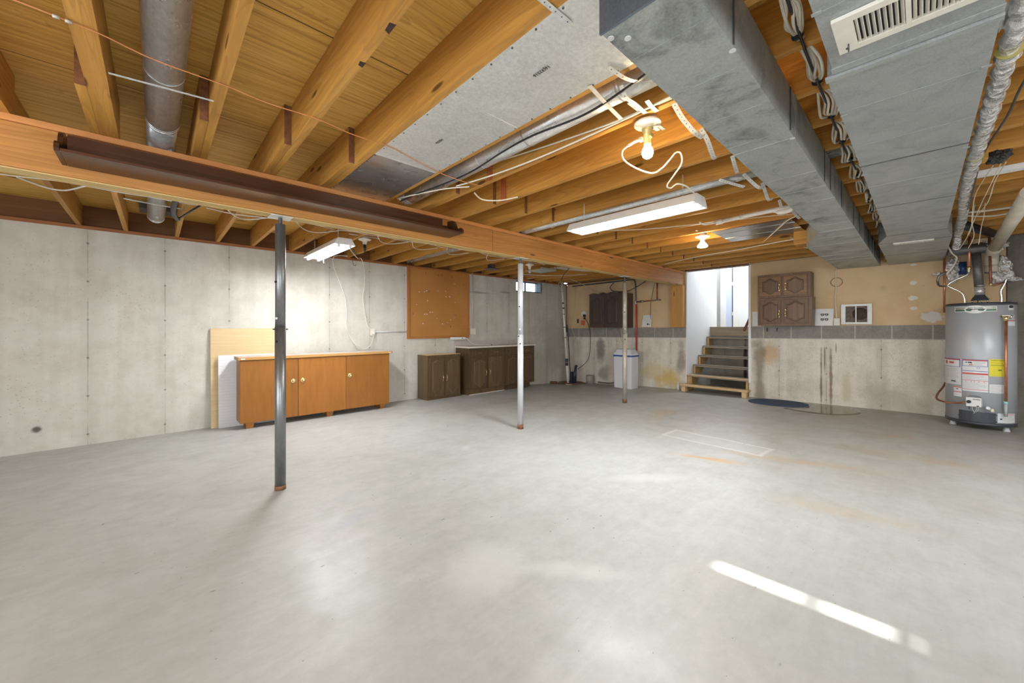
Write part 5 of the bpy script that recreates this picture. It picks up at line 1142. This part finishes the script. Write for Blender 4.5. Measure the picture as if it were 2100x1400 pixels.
ring = [(8.088, 1.18), (7.92, 1.225), (7.72, 1.235), (7.50, 1.27), (7.345, 1.42), (7.26, 1.49), (7.17, 1.42), (7.11, 1.22), (7.10, 1.0), (7.20, .80), (7.40, .65), (7.65, .60), (7.90, .66), (8.088, .78)]
pts = [(v.x, v.y) for v in smooth_path([(x, y, 0) for x, y in ring], 5)]
pts = [(min(x, 8.088), y) for x, y in pts]
tag(floor_patch(pts, (7.60, .95), .0025, 'puddle', 'wet'), 'shallow puddle of water on the concrete right of the rug', 'puddle')['kind'] = 'stuff'

# ================================================================== WATER HEATER
hx, hy, hr_ = 7.60, -.50, .287
HC = (hx, hy); h0 = fz(hx, hy)
wh = thing('water_heater', (hx, hy, h0), 'tall grey cylindrical gas water heater with warning labels', 'water heater')
MB().lathe((hx, hy, .0), [(hr_-.01, .098), (hr_, .10), (hr_, 1.518), (hr_-.004, 1.52)], 72).build('tank', 'tank', wh)
MB().lathe((hx, hy, .0), [(hr_-.02, 1.519), (hr_+.005, 1.521), (hr_+.005, 1.545), (hr_-.01, 1.553), (.05, 1.555)], 72).build('top_cap', 'tankd', wh)
MB().lathe((hx, hy, .0), [(hr_-.02, .058), (hr_+.004, .062), (hr_+.004, .095), (hr_-.01, .099)], 72).build('bottom_rim', 'tankd', wh)
for a in (108, 236, 350):
    x, y = hx+.235*math.cos(R(a)), hy+.235*math.sin(R(a)); MB().lathe((x, y, h0), [(.03, 0), (.032, .01), (.024, .03), (.024, .062)], 18).build('foot', plain('clear_foot', (.55, .56, .58), .3), wh)
r_ = hr_+.0008
def lab(a0, a1, z0, z1, m, off=0., name='label', parent=None): return MB().patch(HC, r_+off, a0, a1, z0, z1, .0012).build(name, m, parent or wh)
# badge
bd = lab(132, 203, 1.443, 1.503, 'white', 0, 'badge')
lab(134, 202, 1.468, 1.498, plain('badge_silver', (.42, .40, .36), .3, .3), .0014, 'silver_band', bd); lab(134, 202, 1.450, 1.467, 'green', .0014, 'green_band', bd)
s = MB(); pts = []
for i in range(36):
    a = 2*math.pi*i/36; an = 169+17.5*math.cos(a); z = 1.4695+.049*math.sin(a); pts.append((hx+(r_+.004)*math.cos(R(an)), hy+(r_+.004)*math.sin(R(an)), z))
s._add(pts+[(hx+(r_+.0045)*math.cos(R(169)), hy+(r_+.0045)*math.sin(R(169)), 1.4695)], [(i, (i+1) % 36, 36) for i in range(36)]); s.build('badge_oval', 'white', bd)
def cyl_text(body, size, ang, z, m, parent, name='lettering', off=.0055):
    c, s_ = math.cos(R(ang)), math.sin(R(ang))
    t = text(body, size, (hx, hy, z), (-s_, c, 0), (0, 0, 1), m, parent, name, .0004)
    # wrap onto the tank
    me = t.data; ux, uy = -s_, c
    for v in me.vertices:
        d = (v.co.x-hx)*ux+(v.co.y-hy)*uy; n_ = (v.co.x-hx)*c+(v.co.y-hy)*s_; a = R(ang)+d/(hr_+off)
        v.co.x = hx+(hr_+off+n_)*math.cos(a); v.co.y = hy+(hr_+off+n_)*math.sin(a)
    return t
cyl_text('AO Smith', .030, 169, 1.486, 'green', bd)
lab(155, 185, 1.466, 1.472, 'ink', .0046, 'dark_line', bd)
# small labels upper right
lab(224.6, 237.8, 1.454, 1.517, 'white'); q = lab(226, 236.5, 1.480, 1.512, 'ink', .0014, 'print_block')
lab(223.5, 242, 1.264, 1.402, 'labelg'); lab(223.5, 242, 1.325, 1.333, 'labelr', .0014, 'red_stripe'); lab(223.5, 242, 1.27, 1.32, 'label', .0014, 'white_field')
# left label column
la = lab(89, 145, .530, .857, 'label'); 
lab(89.5, 144, .752, .856, 'inkb', .0014, 'frame_line', la); lab(90.5, 142.5, .757, .838, 'white', .0028, 'white_field', la); lab(90.5, 142.5, .840, .852, 'labelr', .0028, 'red_stripe', la)
MB().patch(HC, r_+.0042, 105, 112, .785, .825).patch(HC, r_+.0042, 119, 131, .795, .815).each('red_symbol', 'inkr', la)
def lines(a0, a1, z1, z0, n, parent, m='labelg', off=.0015, th=.0035, seed=1):
    rg = random.Random(seed); s = MB()
    for k in range(n):
        z = z1-(z1-z0)*k/max(1, n-1); e = a1-(a1-a0)*rg.choice((0, 0, .1, .3)); s.patch(HC, r_+off, a0, e, z-th/2, z+th/2, .0004, 6)
    return s.build('fine_print', m, parent)
lines(92, 118, .735, .55, 15, la, seed=2); lines(121, 142, .735, .55, 15, la, seed=3); MB().patch(HC, r_+.0035, 124, 135, .565, .578).build('print_block', 'ink', la)
lb = lab(148, 189, .466, .858, 'label')
lab(148.3, 188.8, .772, .857, 'inkb', .0014, 'frame_line', lb); lab(149.3, 187.8, .777, .838, 'white', .0028, 'white_field', lb); lab(149.3, 187.8, .840, .853, 'labelr', .0028, 'red_stripe', lb)
MB().patch(HC, r_+.0042, 153, 157, .815, .823).patch(HC, r_+.0042, 158, 164, .812, .826).patch(HC, r_+.0042, 162, 165, .808, .815).build('black_symbol', 'ink', lb)
MB().patch(HC, r_+.0042, 159, 166, .786, .796).build('red_symbol', 'copperd', lb)
lines(167, 186, .828, .785, 6, lb, off=.0043, seed=4)
s = MB(); 
for k in range(9): a = 174+2.2*math.cos(R(k*40)); s.patch(HC, r_+.0016, a-.5, a+.5, .755+.010*math.sin(R(k*40))-.002, .755+.010*math.sin(R(k*40))+.002, .0004, 1)
s.build('logo_ring', 'inkb', lb)
lab(148.3, 188.8, .712, .718, 'inkb', .0014, 'blue_stripe', lb); lab(148.3, 188.8, .672, .692, 'labelr', .0014, 'red_stripe', lb); lab(148.3, 188.8, .597, .602, 'labelr', .0014, 'red_stripe', lb); lab(148.3, 188.8, .485, .490, 'labelr', .0014, 'red_stripe', lb)
lines(149.5, 187, .662, .61, 6, lb, seed=5); lines(149.5, 187, .575, .50, 8, lb, seed=6)
for a in (154, 163, 168, 175, 183): MB().patch(HC, r_+.0015, a-.8, a+.8, .582, .590, .0004, 2).build('small_mark', 'labelr', lb)
ls = lab(129.6, 146.5, .384, .511, 'label'); lab(129.6, 146.5, .496, .506, 'labelr', .0014, 'red_stripe', ls); lab(129.6, 146.5, .436, .444, 'labelr', .0014, 'red_stripe', ls); MB().patch(HC, r_+.0015, 136, 140, .474, .482).build('print_block', 'ink', ls)
ly = lab(190.8, 218.5, .664, .868, 'labely'); cyl_text('ENERGYGUIDE', .0165, 204.5, .852, 'ink', ly, off=.0025)
lines(193, 216, .825, .80, 2, ly, 'ink', seed=7, th=.004); lines(193, 216, .79, .787, 1, ly, 'ink', seed=8, th=.002); MB().patch(HC, r_+.0016, 205, 211, .735, .745).build('print_block', 'ink', ly); lines(196, 215, .77, .68, 5, ly, plain('faint_print', (.60, .50, .05), .6), seed=9, th=.002)
lw = lab(191, 215, .463, .567, 'label'); lines(193, 213, .55, .475, 6, lw, seed=10)
lc = lab(204, 242, .113, .226, 'label'); lab(214, 241, .210, .216, 'labelr', .0014, 'red_stripe', lc); lines(215, 240, .20, .14, 6, lc, seed=11); MB().patch(HC, r_+.0016, 208, 212, .150, .165).build('print_block', 'ink', lc)
# burner access panel, control valve, drain
pa = MB().patch(HC, r_+.002, 143, 200, .097, .222, .012).build('burner_panel', 'tankd', wh)
MB().patch(HC, r_+.004, 163, 176, .10, .219, .018).build('raised_centre', 'tankd', pa)
for a, z in ((141, .155), (202, .12), (202, .20)):
    c, s_ = math.cos(R(a)), math.sin(R(a)); MB().cyl((hx+r_*c, hy+r_*s_, z), (hx+(r_+.006)*c, hy+(r_+.006)*s_, z), .005, 8).build('screw', 'black', wh)
A = R(168.5); ca, sa = math.cos(A), math.sin(A)
Xc = Matrix(((-sa, ca, 0, hx), (ca, sa, 0, hy), (0, 0, 1, 0), (0, 0, 0, 1)))       # local x sideways, y outward
cv = MB(Xc).box((-.062, r_-.004, .287), (.062, r_+.075, .398)).build('gas_control', 'white', wh, .008)
MB(Xc).cyl((-.035, r_+.075, .345), (-.035, r_+.092, .345), .019, 20).build('dial', 'black', cv)
MB(Xc).box((-.005, r_+.076, .375), (.055, r_+.078, .381)).box((.025, r_+.076, .296), (.045, r_+.079, .306)).each('printed_mark', 'ink', cv)
MB(Xc).tube(smooth_path([(-.05, r_+.03, .398), (-.03, r_+.03, .412), (.03, r_+.03, .412), (.055, r_+.03, .398)], 4), .003, 6).build('top_wire', 'darksteel', cv)
for k, (a, b, c_, d_) in enumerate(((-.01, .287, .005, .205), (.02, .287, -.005, .20), (.035, .287, .012, .215), (-.035, .29, -.045, .262))):
    MB(Xc).tube(smooth_path([(a, r_+.06, b), (a, r_+.055, b-.03), (c_, r_+.03, d_)], 4), .0028, 6).build('burner_wire', 'white' if k < 3 else 'black', cv)
cable('gas_line', [(7.85, -.22, .50), (7.75, -.195, .445), (7.55, -.145, .375), (7.42, -.135, .325), (7.34, -.19, .305), (7.30, -.28, .305), (7.265, -.355, .325)], .011, 'copperd', '', parent=wh)
MB(Xc).cyl((-.075, r_+.035, .34), (-.062, r_+.035, .34), .014, 10).build('gas_fitting', 'brass', wh)
A = R(190); ca, sa = math.cos(A), math.sin(A)
MB().cyl((hx+r_*ca, hy+r_*sa, .272), (hx+(r_+.05)*ca, hy+(r_+.05)*sa, .272), .012, 12).lathe((hx+(r_+.055)*ca, hy+(r_+.055)*sa-.012, .262), [(.014, -.02), (.016, 0), (.012, .02)], 14).build('drain_valve', 'ivory', wh)
MB().cyl((hx+(r_+.03)*ca, hy+(r_+.03)*sa+.018, .288), (hx+(r_+.075)*ca, hy+(r_+.075)*sa+.022, .288), .017, 18).build('drain_wheel', 'white', wh)
A = R(212); px, py = hx+(r_+.045)*math.cos(A), hy+(r_+.045)*math.sin(A)
MB().cyl((px, py, .375), (px, py, 1.33), .0125, 16).build('discharge_tube', 'copper', wh)
MB().cyl((px, py, .34), (px, py, .378), .0165, 14).build('aqua_end', 'aqua', wh)
MB().cyl((px, py, .20), (px, py, .34), .0145, 14).build('clear_sleeve', plain('clear_plastic', (.44, .45, .47), .25), wh)
rv = MB().cyl((px, py, 1.325), (px, py, 1.385), .019, 12).cyl((hx+r_*math.cos(A), hy+r_*math.sin(A), 1.378), (px-.01, py-.01, 1.378), .016, 12).build('relief_valve', 'brass', wh)
MB().box((px-.02, py-.03, 1.385), (px+.01, py+.03, 1.391)).cyl((px, py-.03, 1.35), (px, py-.045, 1.392), .008, 8).build('valve_lever', 'chrome', wh)
# draft hood and flue
MB().lathe((hx, hy, 1.556), [(.12, 0), (.12, .002), (.02, .003)], 40).build('flue_collar', 'tankd', wh)
MB().lathe((hx, hy, 1.592), [(.075, 0), (.073, .006), (.062, .03), (.046, .055), (.044, .065)], 36).build('draft_hood', 'tankd', wh)
for a in (100, 190, 280, 10): x, y = hx+.065*math.cos(R(a)), hy+.065*math.sin(R(a)); MB().cyl((x, y, 1.556), (x, y, 1.60), .006, 8).build('hood_leg', 'chrome', wh)
fl = thing('flue_pipe', (hx, hy, 1.65), 'galvanised flue pipe rising from the water heater and turning left', 'pipe')
MB().cyl((hx, hy, 1.652), (hx, hy+.005, 1.76), .043, 30).build('crimped_collar', 'galvR', fl)
s = MB()
for z in (1.69, 1.73, 1.775): s.lathe((hx, hy, z), [(.043, -.006), (.046, 0), (.043, .006)], 30)
s.each('joint_ring', 'chrome', fl)
MB().cyl((hx, hy+.005, 1.76), (hx, hy+.03, 2.18), .042, 30).build('riser', 'flue', fl)
MB().tube(smooth_path([(hx, hy-.05, 2.245), (hx, hy, 2.245), (hx, hy+.27, 2.245)], 5), .066, 26).build('cross_pipe', 'flue', fl)
MB().lathe((hx, hy+.24, 2.245), [(.075, 0), (.077, .004), (.074, .03), (.06, .032)], 30, 1).build('end_collar', 'flue', fl)
# copper and flexible water lines above the heater
def pipe(name, pts, r, m, label, n=6, **k): return cable(name, pts, r, m, label, 'pipe', n=n, **k)
pipe('copper_pipe', [(hx+.25, hy+.29, 1.45), (hx+.25, hy+.29, 2.20)], .012, 'copper', 'reddish vertical copper pipe behind the heater, leftmost', n=1)
ap = thing('water_connector', (hx-.05, hy+.14, 1.56), 'bent silvery flexible connector from heater top up to a copper pipe', 'connector')
MB().tube(smooth_path([(hx-.05, hy+.125, 1.555), (hx-.05, hy+.13, 1.63), (hx-.06, hy+.16, 1.70), (hx-.08, hy+.25, 1.77), (hx-.08, hy+.27, 1.80), (hx-.07, hy+.22, 1.85), (hx-.06, hy+.12, 1.91), (hx-.05, hy+.095, 1.95), (hx-.05, hy+.09, 2.0)], 6), .0105, 12).build('flex_tube', 'chrome', ap)
MB().cyl((hx-.05, hy+.09, 2.0), (hx-.05, hy+.085, 2.40), .013, 12).build('copper_riser', 'copper', ap)
MB().cyl((hx-.05, hy+.09, 1.985), (hx-.05, hy+.09, 2.02), .018, 10).build('nut', 'brass', ap)
pipe('flex_gas_line', [(hx-.02, hy+.27, 1.79), (hx+.02, hy+.335, 1.80), (hx+.05, hy+.355, 1.86), (hx+.05, hy+.34, 1.93), (hx+.06, hy+.29, 1.98)], .012, 'steel', 'dark curved flexible tube left of the bent silver connector')
pipe('water_connector', [(hx, hy-.17, 1.555), (hx, hy-.17, 1.62), (hx, hy-.165, 1.70), (hx, hy-.19, 1.78), (hx, hy-.205, 1.84)], .013, 'chrome', 'silvery flexible connector at the right of the heater top')
cp = thing('copper_pipe', (hx, hy-.10, 1.78), 'dark red copper pipe with elbow right of the flue', 'pipe')
MB().tube([(hx-.02, hy-.075, 2.38), (hx-.02, hy-.085, 1.79), (hx-.02, hy-.10, 1.77), (hx-.02, hy-.19, 1.80)], .0125, 12).build('tube', 'copperd', cp)
MB().cyl((hx-.02, hy-.085, 1.77), (hx-.02, hy-.085, 1.80), .017, 12).build('elbow', 'brass', cp)
# pleated foil ducting behind the heater
def crumple(name, c, rad, label, seed, m='foil'):
    bm = bmesh.new(); bmesh.ops.create_icosphere(bm, subdivisions=4, radius=1)
    for v in bm.verts:
        q = v.co.copy(); k = 1+.35*mnoise.noise(q*2.2+Vector((seed, 0, 0)))+.22*mnoise.noise(q*6+Vector((0, seed, 0)))
        v.co = Vector((q.x*rad[0]*k, q.y*rad[1]*k, q.z*rad[2]*k))
    me = bpy.data.meshes.new(name); bm.to_mesh(me); bm.free(); me.materials.append(M[m]); o = bpy.data.objects.new(name, me); C.objects.link(o); o.location = c; tag(o, label, 'insulation'); return o
crumple('foil_insulation', (7.88, -.29, 2.02), (.08, .075, .15), 'crumpled silver foil insulation left of the flue', 3)
crumple('foil_insulation', (7.90, -.68, 1.98), (.08, .10, .18), 'crumpled silver foil insulation right of the flue', 8)
crumple('foil_insulation', (7.70, -.60, 2.28), (.13, .13, .06), 'flattened shiny foil insulation on top of the flue elbow', 14)
crumple('foil_insulation', (7.9, -.16, 1.985), (.05, .06, .02), 'small foil flap sticking out left of the copper pipe', 5)
crumple('foil_insulation', (7.95, -.80, 1.86), (.05, .06, .025), 'small foil flap sticking out right, lower one', 6)
crumple('insulation_batt', (7.75, -.23, 2.34), (.10, .10, .05), 'brown fluffy insulation at the end of the foil-wrapped pipe', 9, 'foam')
crumple('insulation_batt', (8.0, .38, 2.31), (.06, .03, .07), 'yellow insulation tuft between the ducts at the back wall', 11, 'foam')
for i, (y, zt_, r9) in enumerate(((-.375, 2.12, .035), (-.60, 2.30, .045))):
    tag(MB().cyl((7.86, y, 1.95), (7.86, y, zt_), r9, 20).build('blue_film_duct', plain('blue_film', (.03, .07, .19), .15, .3)), ['shiny dark blue wrapped tube left of the flue', 'shiny dark blue wrapped tube right of the flue'][i], 'tube')
# big beige vent pipe
vp = thing('vent_pipe', (7, -.62, 2.3), 'thick beige plastic vent pipe slanting toward the camera above the heater', 'pipe')
MB().cyl((5.2, -.60, 2.352), (7.45, -.60, 2.20), .052, 28).build('pipe_run', 'pvc_old', vp)
MB().tube(smooth_path([(7.42, -.60, 2.20), (7.58, -.60, 2.19), (7.68, -.60, 2.14), (7.70, -.60, 2.04)], 6), .060, 26).build('elbow', 'pvc_old', vp)
MB().cyl((7.36, -.60, 2.208), (7.43, -.60, 2.203), .058, 26).build('coupling', 'cable_tan', vp)
MB().cyl((7.70, -.60, 2.05), (7.70, -.60, 1.95), .056, 24).build('drop', 'pvc_old', vp)
dd = tag(MB().cyl((6.35, -.29, 2.36), (7.15, -.57, 2.345), .045, 22).build('black_pipe', 'black'), 'black pipe slanting under joists toward the beige vent pipe', 'pipe')
tag(MB().box((4.42, -2.6, 2.365), (4.50, -.275, 2.40)).build('white_duct_strip', 'white'), 'long white flat strip along a joist right of the foil pipe', 'strip')
jb = crumple('junction_box', (4.08, -.345, 2.385), (.055, .055, .045), 'dark tangled junction box right of the foil pipe', 21, 'black'); jb['category'] = 'junction box'
tag(MB().box((4.00, -.30, 2.36), (4.10, -.265, 2.42)).build('yellow_connector', 'foam', None, .006), 'mustard yellow connector beside the dark junction box', 'connector')
cable('cable', [(2.3, -.42, 2.395), (2.87, -.33, 2.39), (3.3, -.31, 2.37), (3.75, -.27, 2.35), (4.1, -.262, 2.33), (4.6, -.27, 2.30), (5.2, -.275, 2.28)], .0055, 'darksteel', 'dark grey cable hanging beside the foil pipe')
hang = [((4.1, -.33, 2.34), (4.6, -.285, 2.28), (5.0, -.29, 2.20), (5.4, -.30, 2.12), (6.0, -.26, 2.04)), ((4.1, -.36, 2.34), (4.5, -.33, 2.25), (4.9, -.33, 2.25), (5.5, -.29, 2.10)), ((5.6, -.34, 2.40), (5.7, -.33, 2.25), (5.7, -.34, 2.12), (5.8, -.31, 2.02)),
        ((5.6, -.40, 2.40), (5.7, -.40, 2.30), (5.7, -.385, 2.2), (5.8, -.375, 2.05)), ((4.1, -.38, 2.34), (4.4, -.36, 2.30), (4.7, -.35, 2.22), (5.2, -.33, 2.22))]
ln = ['pinkish wire dangling from the dark junction box, longest', 'second wire dangling from the dark junction box', 'pale wire hanging straight down left above the heater', 'pale wire hanging straight down right above the heater', 'short curly wire below the dark junction box']
for p, l in zip(hang, ln): cable('wire', p, .0027, 'cable_tan', l, 'wire')
cable('cable', [(5.95, -1.2, 2.39), (5.9, -.8, 2.375), (5.95, -.6, 2.39), (5.9, -.42, 2.385), (5.92, -.3, 2.395)], .010, 'cream', 'bundle-thick white cable across joists near the beige vent pipe')
cable('cable', [(6.1, -1.2, 2.38), (6.0, -.75, 2.37), (6.1, -.5, 2.36), (6.05, -.3, 2.39)], .007, 'cablew', 'white cable sagging behind the beige vent pipe')
cable('cable', [(6.9, -.20, 2.26), (7.2, -.255, 2.17), (7.35, -.30, 2.12), (7.3, -.27, 2.02), (7.25, -.215, 1.92)], .008, 'ivory', 'ivory cable end hanging off the corner of the widest duct')
ck = thing('bar_clamp', (.24, 4.6, 2.38), 'black curved clamp hanging under the joists beyond the beam', 'clamp')
MB().tube(smooth_path([(.165, 4.40, 2.40), (.13, 4.55, 2.385), (.12, 4.8, 2.37), (.135, 5.1, 2.365), (.165, 5.25, 2.37)], 6), .022, 10).build('curved_arm', 'black', ck)
MB().cyl((.165, 5.25, 2.37), (.315, 4.50, 2.385), .009, 10).build('bar', 'black', ck)
MB().box((.27, 4.40, 2.375), (.345, 4.55, 2.40)).build('foot_pad', 'black', ck, .006)
cable('cable', [(5.75, 5.95, 2.405), (6.1, 5.5, 2.36), (6.5, 5.3, 2.38), (6.9, 5.0, 2.405)], .005, 'cablew', 'thin white wire drooping in front of the little window')
